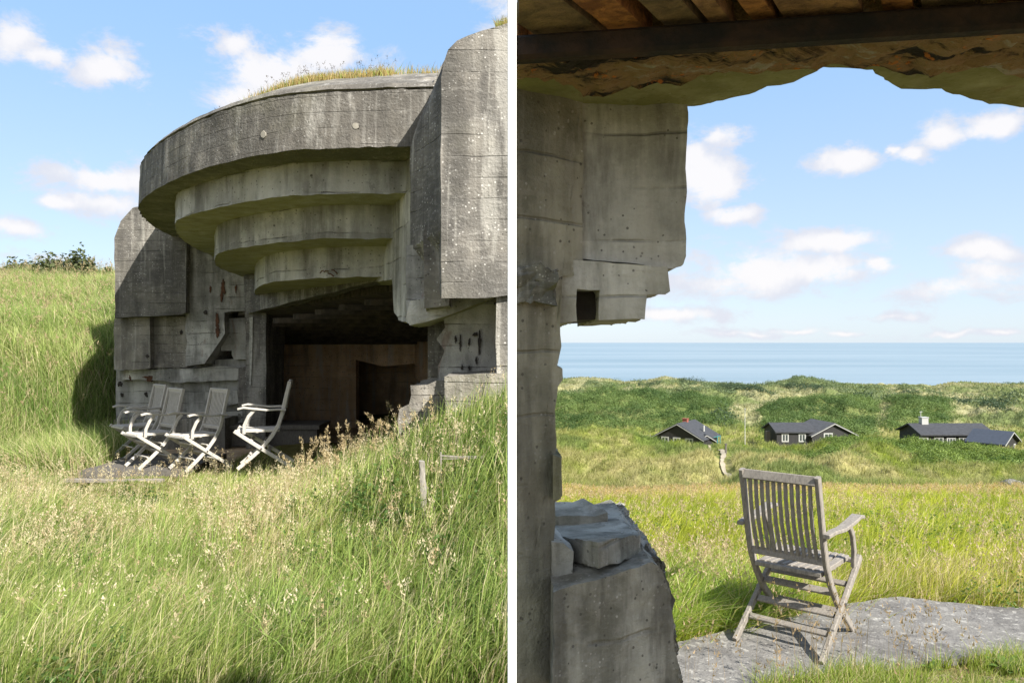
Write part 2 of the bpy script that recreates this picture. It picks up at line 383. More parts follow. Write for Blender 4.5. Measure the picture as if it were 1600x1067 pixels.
nr, nt = GX.shape
V = np.stack([GX, GY, GZ], -1).reshape(-1, 3)
idx = np.arange(nr*nt).reshape(nr, nt)
fi = np.stack([idx[:-1, :-1], idx[:-1, 1:], idx[1:, 1:], idx[1:, :-1]], -1).reshape(-1)

def mixc(a, b, k): k = np.asarray(k)[..., None]; return np.asarray(a)*(1-k) + np.asarray(b)*k
TAN = np.array((.27,.255,.11)); GRN = np.array((.115,.155,.035)); DGR = np.array((.05,.085,.025)); YG = np.array((.19,.225,.035)); PAL = np.array((.31,.305,.205)); STRAW = np.array((.35,.30,.165))
def scrubmask(x, y):
    """where dark scrub covers the dunes"""
    px = 800 + 1200*u_of(x, y); n = fbm(x*.05+3, y*.045, 44, 4)
    m = np.zeros_like(px)
    edge = (fbm(x*.12, y*.12, 46)-.5)*34
    pe = px + edge
    m = np.maximum(m, (y>118)*(y<172)*sm(pe,780,800)*(1-sm(pe,1132,1148)))
    m = np.maximum(m, (y>108)*(y<165)*sm(pe,1186,1200)*(1-sm(pe,1360,1375)))
    m = np.maximum(m, (y>112)*(y<170)*sm(pe,1378,1392)*(1-sm(pe,1470,1495)))
    m = np.maximum(m, (y>58+edge*.25)*(y<84)*sm(pe,1285,1310)*(1-sm(pe,1425,1460)*sm(71+edge*.2-y,0,4)*1.0))
    m = np.maximum(m, (y>50)*(y<84)*sm(pe,1430,1450)*(1-sm(pe,1700,1720)))
    m = np.maximum(m, (y>205)*sm(n,.60,.63)); m = np.maximum(m, (y>172)*(y<206)*sm(n,.68,.70))
    m = np.maximum(m, (y>22)*(y<84)*sm(n,.70,.73)*.8)
    return m * (y < 318)
def groundcol(x, y):
    px = 800 + 1200*u_of(x, y)
    n = fbm(x*.3, y*.3, 51, 5); n2 = fbm(x*.07, y*.06, 53, 5); n3 = fbm(x*1.5, y*1.2, 55, 4)
    near = mixc((.16,.13,.06), (.10,.12,.035), n)
    mid = mixc(TAN, mixc(YG, GRN, n3), sm(n2*.6+n*.4, .30, .58)); n5 = fbm(x*.22+40, y*.12, 57, 4); mid = mixc(mid, (.10,.145,.04), .75*sm(n5, .52, .60)); mid = mixc(mid, STRAW, .4*sm(n3*.5+(1-n5)*.5, .50, .62)); mid = mixc(mid, (.33,.28,.10), .7*(1-sm(y,13,17)))
    far = mixc(mixc(PAL, TAN, n), (.15,.18,.075), sm(n2, .46, .62)); far = mixc(far, (.10,.115,.06), .5*sm(n3,.5,.7))
    c = mixc(near, mid, sm(y, 14, 18)); c = mixc(c, far, sm(y, 105, 135))
    c = mixc(c, (.12,.155,.05), .8*scrubmask(x, y))
    soil = sm(3.95 - y, 0, .2) * sm(x, .4, .8)
    c = mixc(c, (.17,.13,.09), soil)
    return c
cols = groundcol(V[:, 0], V[:, 1])
m, t, b = newmat('ground_cover')
a = t.node('ShaderNodeAttribute', attribute_name='Col'); g = t.node('ShaderNodeNewGeometry')
n = t.noise(g.outputs['Position'], 2.2, 6, .65); n3 = t.noise(g.outputs['Position'], .5, 5, .6); n4 = t.noise(g.outputs['Position'], 26, 4, .6)
c = t.mix(1, a.outputs['Color'], t.mix(t.ss(n, .3, .7), (.72,.72,.66), (1.25,1.22,1.2)), 'MULTIPLY')
c = t.mix(.6, c, t.mix(1, c, t.mix(t.ss(n3, .35, .65), (.8,.85,.75), (1.2,1.15,1.1)), 'MULTIPLY'))
t.l.new(c, b.inputs['Base Color']); b.inputs['Roughness'].default_value = 1; b.inputs['Specular IOR Level'].default_value = 0
bump(t, b, t.m('ADD', t.m('MULTIPLY', n, .9), t.m('MULTIPLY', n4, .1)), .35, .7)
M_ground = m
tag(mesh_np('ground', V, fi, 4, M_ground, cols, smooth=True), kind='structure')

# sea
m, t, b = newmat('sea_water')
g = t.node('ShaderNodeNewGeometry'); P = g.outputs['Position']
n = t.noise(t.vscale(P, (.25, 1, 1)), .12, 6, .65); nb = t.noise(t.vscale(P, (.12, 1, 1)), .006, 5, .6)
t.l.new(t.mix(t.ss(nb, .35, .65), (.17,.235,.27), (.24,.30,.33)), b.inputs['Base Color'])
b.inputs['Roughness'].default_value = .45; b.inputs['Specular IOR Level'].default_value = .5
bump(t, b, n, 1.2, .7)
bm = bmesh.new()
vs = [bm.verts.new(p) for p in ((-30000, 280, -22), (30000, 280, -22), (45000, 50000, -22), (-45000, 50000, -22))]; bm.faces.new(vs)
tag(finish(bm, 'sea', m, None, 0), kind='structure')

# sandy path through the dunes
def path(pxs, wdt):
    c = [np.array(p, float) for p in pxs]; L = []
    for i in range(len(c)-1):
        for k in range(10):
            p = c[i]*(1-k/10) + c[i+1]*k/10; L.append(((p[0]-800)/1200*p[1], p[1]))
    L = np.array(L); d = np.gradient(L, axis=0); d /= np.linalg.norm(d, axis=1)[:, None]; nn = np.stack([d[:, 1], -d[:, 0]], 1)
    ww = wdt * (.6 + .8*vn(np.arange(len(L))*.5, 0*L[:, 0], 3))[:, None]
    cols_ = []
    for q in (-1, -.33, .33, 1):
        p = L + nn*ww*q; cols_.append(np.stack([p[:, 0], p[:, 1], H(p[:, 0], p[:, 1]) + .10], 1))
    V = np.stack(cols_, 1).reshape(-1, 3); n = len(L); ix = np.arange(n*4).reshape(n, 4)
    return V, np.stack([ix[:-1, :-1], ix[:-1, 1:], ix[1:, 1:], ix[1:, :-1]], -1).reshape(-1)
M_sand = simple('dune_sand', (.40,.34,.24), 1, .2, 3, 0, (1,1,1), .02)
PV, PF = path([(1141,40),(1131,46),(1128,52),(1131,57),(1129,63),(1112,69),(1108,76)], .15)
tag(mesh_np('path', PV, PF, 4, M_sand, smooth=True), kind='structure')

# ------------------------------------------------------------------ grass builders
def blades(name, P, h, wd, col, tip, lean, az_, seg=3, mat=None, parent=None, label=None, cat='grass', bend=1.0, kind='stuff'):
    """P (N,3) roots; h,wd (N,) ; col/tip (N,3); lean (N,) bend; az_ (N,) direction of lean"""
    N = len(P); t = np.linspace(0, 1, seg+1)
    fa = rng.uniform(0, np.pi, N); sx, sy = np.cos(fa), np.sin(fa)
    ld = np.stack([np.cos(az_), np.sin(az_)], 1)
    Vv = []; C = []
    for i, tt in enumerate(t):
        off = lean * tt**1.9
        c = P.copy(); c[:, :2] += ld * (off*h)[:, None]; c[:, 2] += h * (tt - .32*lean*tt**2.4)
        hw = wd*.5*(1 - tt)**.75 if i < seg else 0
        cc = mixc(col, tip, np.full(N, tt))
        if i < seg:
            s3 = np.stack([sx*hw, sy*hw, 0*hw], 1); Vv += [c - s3, c + s3]; C += [cc, cc]
        else: Vv += [c]; C += [cc]
    K = 2*seg + 1
    V = np.stack(Vv, 1).reshape(-1, 3); C = np.stack(C, 1).reshape(-1, 3)
    base = (np.arange(N)*K)[:, None]
    loc = []; per = []
    for i in range(seg-1): loc += [2*i, 2*i+1, 2*i+3, 2*i+2]; per.append(4)
    loc += [2*seg-2, 2*seg-1, 2*seg]; per.append(3)
    fi = (base + np.array(loc)[None]).reshape(-1)
    return V, C, fi, np.tile(per, N)
def heads(P, h, col, n=16, size=.010, lean=None, az_=None, frac=.2, spread=.012, stemw=.003):
    """seed heads: thin stems carrying many tiny bracts near the top"""
    N = len(P)
    lean = rng.uniform(.05, .35, N) if lean is None else lean
    az_ = rng.uniform(0, 2*np.pi, N) if az_ is None else az_
    V, C, fi, per = blades('', P, h, np.full(N, stemw), col*.8, col, lean, az_, 3)
    tt = 1 - rng.uniform(0, frac, (N, n)); ld = np.stack([np.cos(az_), np.sin(az_)], 1)
    c = P[:, None, :] + np.zeros((N, n, 3))
    c[..., :2] += ld[:, None, :] * ((lean[:, None]*tt**1.9)*h[:, None])[..., None]
    c[..., 2] += h[:, None]*(tt - .32*lean[:, None]*tt**2.4)
    wid = np.sin((1-tt)/frac*np.pi*.85+.25)
    c += rng.normal(0, 1, (N, n, 3))*(spread*wid)[..., None]
    d = rng.normal(0, 1, (N, n, 3)); d[..., 2] = np.abs(d[..., 2])+.8; d /= np.linalg.norm(d, axis=-1, keepdims=True)
    s = np.cross(d, rng.normal(0, 1, (N, n, 3))); s /= np.linalg.norm(s, axis=-1, keepdims=True)
    sz = size*rng.uniform(.6, 1.5, (N, n, 1))
    tri = np.stack([c - s*sz*.35, c + s*sz*.35, c + d*sz*1.8], 2).reshape(-1, 3)
    cc = np.repeat(np.repeat(col*1.0, n, 0) * rng.uniform(.75, 1.25, (N*n, 1)), 3, 0)
    k = len(V)
    return np.concatenate([V, tri]), np.concatenate([C, cc]), np.concatenate([fi, k+np.arange(len(tri))]), np.concatenate([per, np.full(N*n, 3)])
def emit(name, parts, label, cat, mat=None, parent=None):
    V = []; C = []; Fi = []; Pr = []; k = 0
    for v, c, f, p in parts: V.append(v); C.append(c); Fi.append(f + k); Pr.append(p); k += len(v)
    o = mesh_np(name, np.concatenate(V), np.concatenate(Fi), np.concatenate(Pr), mat or M_grass, np.clip(np.concatenate(C), .005, .8), parent)
    return tag(o, label, cat, None, 'stuff')
def scatter(n, u0, u1, y0, y1, power=1.0):
    """roots spread evenly over the ground wedge between two bearings, thinned with distance by power"""
    u = rng.uniform(u0, u1, n); q = rng.random(n)
    e = 2 - power
    y = (y0**e + q*(y1**e - y0**e))**(1/e) if abs(e) > 1e-6 else y0*(y1/y0)**q
    return u*y, y
def sc_blades(x, y, h, wd, col, tip, lean=.45, wind=None, seg=3):
    n = len(x); P = np.stack([x, y, H(x, y)-.02], 1)
    a = rng.normal(.4, 1.3, n) if wind is None else rng.normal(wind, 1.1, n)
    return blades('', P, h, wd, col, tip, np.clip(rng.normal(lean, .25, n), .03, 1.1), a, seg)
def tufts(x, y, m, r, h, wd, dark, light, dryp, drycol, lean=.5, wind=0., windk=.6, seg=3):
    """clumps of m blades sharing height, tone and lean"""
    T_ = len(x); n = T_*m; th_ = rng.uniform(0, 6.283, n); rad = np.abs(rng.normal(0, 1, n))*np.repeat(r, m)
    bx = np.repeat(x, m) + np.cos(th_)*rad; by = np.repeat(y, m) + np.sin(th_)*rad
    k = np.repeat(np.clip(fbm(x*1.3, y*1.3, 66)*1.3-.15 + rng.normal(0,.22,T_), 0, 1), m)
    c = mixc(np.tile(dark, (n, 1)), np.tile(light, (n, 1)), np.clip(k + rng.normal(0,.12,n), 0, 1))
    tdry = np.repeat(rng.random(T_) < dryp, m); isd = (tdry & (rng.random(n) < .75)) | (rng.random(n) < .06)
    c = np.where(isd[:, None], np.array(drycol)*rng.uniform(.75,1.15,(n,1)), c*rng.uniform(.8,1.2,(n,1)))
    dx = np.cos(th_)*(1-windk) + np.cos(wind)*windk; dy = np.sin(th_)*(1-windk) + np.sin(wind)*windk
    a = np.arctan2(dy, dx) + rng.normal(0,.5,n)
    hh = np.repeat(h*rng.uniform(.6,1.3,T_), m)*rng.uniform(.45,1.1,n)
    P = np.stack([bx, by, H(bx, by)-.02], 1)
    return blades('', P, hh, wd*rng.uniform(.6,1.3,n)*(.8+.06*by), c*.75, c*1.2, np.clip(rng.normal(lean,.3,n)+.1,.05,1.25), a, seg)
def greens(n, x, y, dry, base=(.20,.28,.06), alt=(.36,.39,.11), drycol=(.58,.49,.29), seed=60):
    f = fbm(x*1.1, y*1.1, seed); k = np.clip(f + rng.normal(0, .18, n), 0, 1)
    c = mixc(np.tile(base, (n, 1)), np.tile(alt, (n, 1)), k)
    isd = rng.random(n) < dry
    c = np.where(isd[:, None], np.array(drycol)*rng.uniform(.75, 1.15, (n, 1)), c*rng.uniform(.7, 1.25, (n, 1)))
    return c

# ================================================================== THE BUNKER (left)
bk = thing('bunker', W(500, 700, 11), 'huge weathered concrete bunker with stepped round overhangs above a dark opening', 'bunker')
def catmull(P, n=10):
    P = [Vector(p) for p in P]; out = []
    for i in range(len(P)-1):
        p0 = P[max(i-1, 0)]; p1 = P[i]; p2 = P[i+1]; p3 = P[min(i+2, len(P)-1)]
        for k in range(n):
            t = k/n; out.append(.5*((2*p1) + (p2-p0)*t + (2*p0-5*p1+4*p2-p3)*t*t + (3*p1-p0-3*p2+p3)*t**3))
    out.append(P[-1]); return out
def ring(name, pts, z0, levels, mat, L=.22, chip=.03, backY=13.3, cap=None):
    c = catmull(pts, 10); cen = Vector((-2.2, 11.0))
    pl = [Vector((-.35, c[0].y + .0))] + c + [Vector((c[-1].x - .05, backY)), Vector((-.35, backY))]
    bm = bmesh.new(); rows = []
    for off, z in levels:
        row = []
        for p in pl:
            d = (cen - p); d = d.normalized()*min(off, d.length)
            row.append(bm.verts.new((p.x + d.x, p.y + d.y, z)))
        rows.append(row)
    n = len(pl)
    for a, b_ in zip(rows, rows[1:]):
        for i in range(n): bm.faces.new((a[i], a[(i+1) % n], b_[(i+1) % n], b_[i]))
    bm.faces.new(rows[0][::-1]); bm.faces.new(rows[-1])
    refine(bm, L); roughen(bm, .007, .16, chip, z0)
    return finish(bm, name, mat, bk, 30)
r1 = [(-.91,6.84),(-1.73,6.93),(-2.4,7.19),(-3.31,7.93),(-4.16,8.9),(-4.86,10.0),(-5.38,11.5),(-5.64,12.9)]
r2 = [(-1.09,7.41),(-1.87,7.45),(-2.58,7.75),(-3.60,8.64),(-4.09,9.34),(-4.67,10.96),(-5.0,12.9)]
r3 = [(-1.29,8.06),(-2.02,8.10),(-2.88,8.64),(-3.44,9.19),(-3.80,9.85),(-4.27,11.2),(-4.5,12.9)]
r4 = [(-1.52,8.72),(-2.23,8.91),(-2.92,9.46),(-3.46,10.45),(-3.98,11.9),(-4.2,12.9)]
for p_ in (r1, r2, r3, r4): p_[:] = [(a, b_) for a, b_ in p_]
o = ring('overhang_ring', r1, 1.75, [(0,1.75),(0,1.9),(.02,2.25),(.06,2.262),(.06,2.278),(.03,2.285),(.06,2.33),(.45,2.50),(1.0,2.72),(2.4,2.90)], M_drum, .16); o['label'] = 'topmost and widest curved overhang with a grassy roof'
o = ring('overhang_ring', r2, 1.44, [(0,1.44),(0,1.77)], M_mossy); o['label'] = 'second curved overhang from the top'
o = ring('overhang_ring', r3, 1.094, [(0,1.094),(0,1.46)], M_mossy); o['label'] = 'third curved overhang from the top'
o = ring('overhang_ring', r4, .75, [(0,.75),(0,1.12)], M_mossy); o['label'] = 'lowest and smallest curved overhang'
# broken dark seam and pale patches on the top ring
def on_curve(pts, px, py_=None):
    c = catmull(pts, 30)
    return min(c, key=lambda p: abs(800 + 1200*p.x/p.y - px))
# left wing
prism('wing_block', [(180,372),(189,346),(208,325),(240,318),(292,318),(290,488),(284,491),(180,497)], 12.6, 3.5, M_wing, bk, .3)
prism('wall_panel', [(285,381),(410,381),(400,482),(350,487),(350,520),(343,533),(335,545),(320,567),(292,571),(292,494),(285,490)], 12.75, 2.4, M_pale, bk, .22, .014, .4, .08)
prism('wall_block', [(179,498),(234,496),(234,576),(178,578)], 12.8, 2.5, M_conc, bk, .25)
prism('wall_block', [(235.5,496),(293,494),(292,573),(235.5,575)], 12.95, 2.3, M_conc, bk, .25)
prism('lower_wall', [(182,570),(390,560),(390,730),(182,730)], 13.15, .8, M_pale, bk, .25)
prism('ledge', [(185,579),(345,574),(372,575),(371,594),(300,597),(185,592)], 12.98, .4, M_pale, bk, .15, .014, .3, .05)
prism('ledge', [(318,612),(371,610),(372,630),(345,634),(320,632)], 12.95, .4, M_pale, bk, .15, .014, .3, .06)
prism('ledge', [(335,645),(378,643),(379,660),(336,663)], 12.9, .4, M_pale, bk, .15, .014, .3, .05)
prism('jamb_step', [(345,500),(386,497),(386,560),(365,562),(362,548),(345,548)], 13.0, .6, M_pale, bk, .15, .014, .3, .05)
prism('jamb', [(372,575),(388,573),(388,730),(372,730)], 12.9, .7, M_conc, bk, .2)
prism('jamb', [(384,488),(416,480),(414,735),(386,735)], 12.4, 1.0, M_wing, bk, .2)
prism('white_streak', [(390,497),(395,496),(394,560),(392,602),(390,600)], 12.38, .03, simple('lime_streak', (.5,.49,.44), .9, .4, 20), bk, .2, .004)
prism('plinth', [(178,656),(352,654),(352,735),(178,735)], 12.35, .9, M_conc, bk, .22)
# lintel above the opening
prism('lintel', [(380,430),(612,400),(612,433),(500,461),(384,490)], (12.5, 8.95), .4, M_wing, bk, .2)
# right wing: front face lofted back to the splayed cheek
fr = [(690,467),(690,356),(690,124),(694,100),(703,80),(716,66),(732,57),(752,49),(793,38),(830,34),(830,457)]
bk_ = [(682,440),(642,389),(642,228),(648,206),(657,184),(668,158),(684,128),(700,90),(770,60),(830,55),(830,440)]
bm = bmesh.new(); loft_bm(bm, [W(p[0], p[1], 6.2) for p in fr], [W(p[0], p[1], 6.85) for p in bk_])
refine(bm, .16); roughen(bm, .010, .5, .02, 4); finish(bm, 'wing_block', M_wing, bk, 32)
prism('wing_block', [(668,150),(684,110),(705,80),(760,55),(822,48),(822,470),(668,470)], 6.88, 3.0, M_wing, bk, .3)
prism('cheek_column', [(664,352),(700,352),(700,478),(664,482)], 6.5, .6, M_conc, bk, .12, .01, .3, .04)
prism('cheek_column', [(637,384),(668,384),(668,498),(640,500)], 6.8, .6, M_pale, bk, .12, .01, .3, .04)
prism('cheek_wall', [(587,440),(594,425),(606,372),(621,300),(635,232),(652,225),(652,507),(624,500),(616,485),(612,436)], (9.1, 6.95), .6, M_mossy, bk, .14, .01, .3, .03)
prism('wall_step', [(634,498),(640,509),(660,506),(700,493),(776,463),(776,448),(640,470)], 6.72, .7, M_mossy, bk, .14, .01, .3, .03)
prism('lower_wall', [(693,478),(780,452),(780,600),(688,600),(686,572),(695,548),(685,530),(696,512)], 7.0, 1.0, M_pale, bk, .14, .014, .3, .05)
prism('corner_pier', [(776,444),(830,440),(830,690),(776,690)], 6.25, .8, M_wing, bk, .2)
prism('plinth', [(695,589),(760,584),(828,581),(828,700),(695,700)], 6.32-.14, .9, M_conc, bk, .16)
prism('broken_plinth', [(643,604),(668,600),(696,594),(700,700),(622,700),(628,640),(640,632)], 6.9, .8, M_conc, bk, .13, .014, .3, .07)
# roof mass behind the rings and the rooms inside
bm = bmesh.new(); box_bm(bm, (-6.2, 13.3, .8), (.45, 18, 2.15)); box_bm(bm, (-6.2, 13.6, -2.1), (-5.55, 18, .79)); box_bm(bm, (-.9, 8.2, -2.1), (.30, 18, 1.9))
refine(bm, .6); finish(bm, 'body', M_wing, bk)
bm = bmesh.new()
def quad_slab(bm, ps, th):
    loft_bm(bm, [Vector(p) for p in ps], [Vector(p) + Vector((0, 0, th)) for p in ps])
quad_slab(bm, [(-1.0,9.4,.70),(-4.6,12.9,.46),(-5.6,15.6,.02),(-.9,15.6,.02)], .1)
M_dark = simple('dark_ceiling', (.09,.072,.055), .95, 0, 6, 0, (1,4,1), .02, (.03,.025,.02))  # near-black brown, mottled by stretched noise
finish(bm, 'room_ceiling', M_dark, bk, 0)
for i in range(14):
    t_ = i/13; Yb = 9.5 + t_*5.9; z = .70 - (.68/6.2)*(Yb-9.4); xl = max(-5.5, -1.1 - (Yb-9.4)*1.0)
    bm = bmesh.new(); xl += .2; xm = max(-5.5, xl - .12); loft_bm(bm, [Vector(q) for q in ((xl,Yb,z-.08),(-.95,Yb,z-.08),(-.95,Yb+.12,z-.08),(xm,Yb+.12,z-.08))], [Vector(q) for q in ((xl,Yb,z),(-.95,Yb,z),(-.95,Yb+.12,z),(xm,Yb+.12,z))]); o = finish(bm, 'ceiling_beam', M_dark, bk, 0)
Yb = 15.5
def wpan(name, outl, Y, d, mat=M_inner): return prism(name, outl, Y, d, mat, bk, .4, .01, .5, .02)
wpan('room_wall', [(370,500),(556,500),(556,680),(370,680)], Yb, .3)
wpan('room_wall', [(556,500),(650,500),(650,568),(600,572),(556,562)], Yb, .3)
wpan('room_wall', [(648,500),(735,500),(735,680),(662,680),(662,600),(648,590)], (15.5, 13.5), .3)
bm = bmesh.new(); box_bm(bm, (-6, 17.8, -2.2), (.3, 18.05, .7)); finish(bm, 'inner_back_wall', M_inner, bk, 0)
bm = bmesh.new(); box_bm(bm, (-5.6, 9.9, -2.0), (-.9, 17.9, -1.72)); finish(bm, 'room_floor', M_inner, bk, 0)
# low bench-like ledge seen inside
bm = bmesh.new(); box_bm(bm, (-4.6, 12.6, -1.70), (-3.2, 13.3, -1.42)); box_bm(bm, (-4.65, 12.55, -1.42), (-3.15, 13.35, -1.35)); tag(finish(bm, 'low_platform', M_sleep, None, 0), 'low dark timber platform inside the bunker opening behind the lone chair', 'platform')
# spalled holes with rust on the pale panels (surface repairs and rust bars)
def patch(name, cx, cy, rx, ry, Y, mat, n=18, th=.02):
    pts = []
    for i in range(n):
        a_ = -2*math.pi*i/n; k = random.uniform(.45, 1.2); pts.append((cx + rx*k*math.cos(a_), cy + ry*k*math.sin(a_)))
    return prism(name, pts, Y, th + .05, mat, bk, .1, .003, .2, 0)
M_rs = simple('rust_stain', (.13,.055,.028), .95, 0, 25, 0, (1,1,.5), .01, (.07,.035,.02))
M_hole = simple('spalled_hole', (.05,.042,.036), 1, .4, 20)
for a_ in [(348,450,4,17,12.735),(346,462,2.5,12,12.735),(339,500,3,13,12.735),(340,517,4,10,12.735),(328,452,1.8,6,12.735),(368,452,1.5,7,12.735)]: patch('rust_patch', *a_, M_rs)
for a_ in [(234,592,5,6,12.965),(228,589,6,3,12.965),(203,590,2,5,12.965)]: patch('rust_patch', *a_, M_rs)
for a_ in [(253,613,6,6,13.13),(228,617,3,4,13.13),(187,600,4,4,13.13),(190,617,3,3,13.13)]: patch('spalled_hole', *a_, M_hole)
for a_ in [(230,556,3,3,12.78),(283,519,3,4,12.93),(320,488,3,3,12.73)]: patch('spalled_hole', *a_, M_hole)
for a_ in [(742,522,4,4,6.975),(749,538,3,20,6.975),(719,536,2,12,6.975),(712,530,2,7,6.975),(733,534,2,10,6.975),(744,563,2,6,6.975),(722,574,2,6,6.975),(773,474,2,4,6.975),(733,575,2,4,6.975)]: patch('spalled_hole', *a_, M_hole)
M_fill = simple('lime_patch', (.31,.285,.235), .9, .3, 12)
def ring_patch(px, z, rx, rz, mat, pts=r1, name='filled_tie_hole'):
    c = catmull(pts, 40); i = min(range(len(c)), key=lambda j: abs(800+1200*c[j].x/c[j].y-px))
    p = c[i]; tn = (c[i+1]-c[i-1]).normalized(); nn = Vector((tn.y, -tn.x)); nn = nn if nn.y < 0 else -nn
    bm = bmesh.new(); n_ = 12; f = []; q = []
    for k in range(n_):
        a_ = 2*math.pi*k/n_; s_ = random.uniform(.7, 1.1)
        b3 = Vector((p.x, p.y, z)) + Vector((tn.x, tn.y, 0))*rx*s_*math.cos(a_) + Vector((0,0,rz*s_*math.sin(a_)))
        f.append(b3 + Vector((nn.x, nn.y, 0))*.006); q.append(b3 - Vector((nn.x, nn.y, 0))*.05)
    loft_bm(bm, f, q); finish(bm, name, mat, bk, 0)
for px, z in ((413,1.93),(558,1.94)): ring_patch(px, z, .034, .034, M_fill); 
for px, z in ((560,1.93),): ring_patch(px, z, .012, .02, M_hole, name='tie_hole')
# twisted reinforcement bits below the fourth overhang
bm = bmesh.new()
for k in range(9):
    p = W(500+k*6, 424+random.uniform(-3,5), 8.84); q = p + Vector((random.uniform(.03,.1), random.uniform(-.05,.0), random.uniform(-.04,.03)))
    bar_bm(bm, [p, (p+q)/2 + Vector((0,0,.01)), q], .012, .012, Vector((0,1,0)))
finish(bm, 'reinforcement_bar', M_rs, bk, 0)

# grass on the roof
n = 15000
t_ = rng.random(n); cpts = np.array([[p.x, p.y] for p in catmull(r1, 20)]); ii = (t_**.8*(len(cpts)-1)*.86).astype(int)
base = cpts[ii]; cen = np.array([-2.2, 11.0]); dd = cen - base; dl = np.linalg.norm(dd, axis=1)
off = rng.uniform(.75, 1.5, n); p = base + dd/dl[:, None]*np.minimum(off, dl*.95)[:, None]
z = np.interp(off, [.06,.45,1.0,2.4], [2.33,2.50,2.72,2.90]) - .01
P = np.stack([p[:, 0]+rng.normal(0,.05,n), p[:, 1], z], 1)
c_ = greens(n, P[:,0], P[:,1], .75, drycol=(.42,.32,.14)); parts = [blades('', P, rng.uniform(.05,.13,n), np.full(n,.008), c_, c_*1.1, rng.uniform(.1,.6,n), rng.uniform(0,6.3,n))]
k = 200; parts.append(heads(P[:k], rng.uniform(.14,.24,k), np.tile((.10,.075,.05),(k,1)), 8, .008, frac=.15))
m3 = 1800; P3 = np.stack([rng.uniform(-1.5,-.40,m3), rng.uniform(7.7,8.5,m3), np.full(m3, 2.70)],1)
c3 = greens(m3, P3[:,0], P3[:,1], .75, drycol=(.42,.32,.14)); parts.append(blades('', P3, rng.uniform(.06,.15,m3), np.full(m3,.008), c3, c3*1.1, rng.uniform(.1,.6,m3), rng.uniform(0,6.3,m3)))
m2 = 500; P2 = np.array([W(rng.uniform(775,810), rng.uniform(48,52), rng.uniform(6.9,7.2)) for _ in range(m2)])
c2 = greens(m2, P2[:,0], P2[:,1], .7, drycol=(.42,.32,.14)); parts.append(blades('', P2, rng.uniform(.08,.17,m2), np.full(m2,.008), c2, c2, rng.uniform(.1,.6,m2), rng.uniform(0,6.3,m2)))
emit('roof_grass', parts, 'dry golden grass growing along the bunker roof', 'grass')

# ================================================================== CHAIRS
def copy_tree(o, parent=None, mat=None):
    c = o.copy(); COL.objects.link(c); c.parent = parent
    if parent: c.matrix_parent_inverse = o.matrix_parent_inverse.copy()
    for ch in list(o.children): copy_tree(ch, c)
    return c
def make_chair(name, mat, label, group, slat=.0155):
    """x = right, y = the way the chair faces, origin on the floor"""
    r = thing(name, (0, 0, 0), label, 'chair', group)
    X = Vector((1, 0, 0))
    def part(nm, fn):
        bm = bmesh.new(); fn(bm); return finish(bm, nm, mat, r, 40)
    up = [(-.33,.99),(-.285,.80),(-.245,.62),(-.205,.49),(-.135,.365),(-.03,.235),(.08,.135),(.24,.0)]
    for s in (-1, 1):
        x = .208*s
        part('back_upright_leg', lambda bm: bar_bm(bm, [(x, y, z) for y, z in up], .026, .042, X))
        part('leg', lambda bm: bar_bm(bm, [(x+.028*s, .275, .435), (x+.028*s, .15, .345), (x+.028*s, -.06, .20), (x+.028*s, -.36, .0)], .026, .042, X))
        part('arm_support', lambda bm: bar_bm(bm, [(x+.026*s, .17, .40), (x+.03*s, .165, .50), (x+.035*s, .12, .60), (x+.035*s, .06, .665)], .022, .036, X))
        part('armrest', lambda bm: bar_bm(bm, [(x+.03*s,-.29,.665),(x+.032*s,-.2,.672),(x+.04*s,-.08,.668),(x+.045*s,.06,.685),(x+.045*s,.17,.70),(x+.045*s,.235,.685)], [.036,.046,.056,.062,.062,.05], .022, X))
    def seat(bm):
        for i in range(9):
            x = -.15 + .30*i/8
            bar_bm(bm, [(x,-.185,.438),(x,-.05,.428),(x,.1,.430),(x,.235,.440),(x,.262,.428)], .026, .014, X)
    part('seat', seat)
    def rails(bm):
        Y_ = Vector((0, 1, 0))
        bar_bm(bm, [(-.182,-.19,.425),(.182,-.19,.425)], .05, .026, Y_)
        bar_bm(bm, [(-.21,.255,.412),(.21,.255,.412)], .035, .026, Y_)
        bar_bm(bm, [(-.18,.03,.412),(.18,.03,.412)], .03, .016, Y_)
        for s in (-1, 1): bar_bm(bm, [(.172*s,-.19,.424),(.172*s,.255,.424)], .024, .03, X)
    part('seat_frame', rails)
    def back(bm):
        Y_ = Vector((0, .25, 1))
        bar_bm(bm, [(-.198,-.328,.965),(.198,-.328,.965)], .055, .026, Y_)
        bar_bm(bm, [(-.198,-.215,.505),(.198,-.215,.505)], .045, .022, Y_)
        for i in range(11):
            x = -.165 + .33*i/10
            bar_bm(bm, [(x,-.322,.95),(x,-.312,.84),(x,-.285,.70),(x,-.25,.60),(x,-.214,.50)], slat, .011, X)
    part('backrest', back)
    for y, z, hw, ww in ((-.20,.105,.215,.034),(-.09,.182,.215,.040),(.12,.135,.19,.034),(-.06,.295,.19,.042),(.10,.310,.215,.034)):
        part('stretcher', lambda bm: bar_bm(bm, [(-hw, y, z), (hw, y, z)], ww, .018, Vector((0, .75, .6))))
    for s in (-1, 1):
        bm = bmesh.new(); bmesh.ops.create_cone(bm, segments=10, radius1=.011, radius2=.011, depth=.012, cap_ends=True, matrix=Mx.Translation((.25*s, -.02, .228)) @ Mx.Rotation(R(90), 4, 'Y'))
        finish(bm, 'bolt', M_bolt, r, 0)
    return r
def put(o, px, Y, z, rz): o.location = ((px-CX)/F*Y, Y, z); o.rotation_euler = (0, 0, R(rz))
ch = make_chair('garden_chair', M_teak, 'grey slatted teak folding chair seen from behind on the concrete slab facing the sea', 'folding teak garden chairs', .020)
ch.scale = (1, 1, .965)
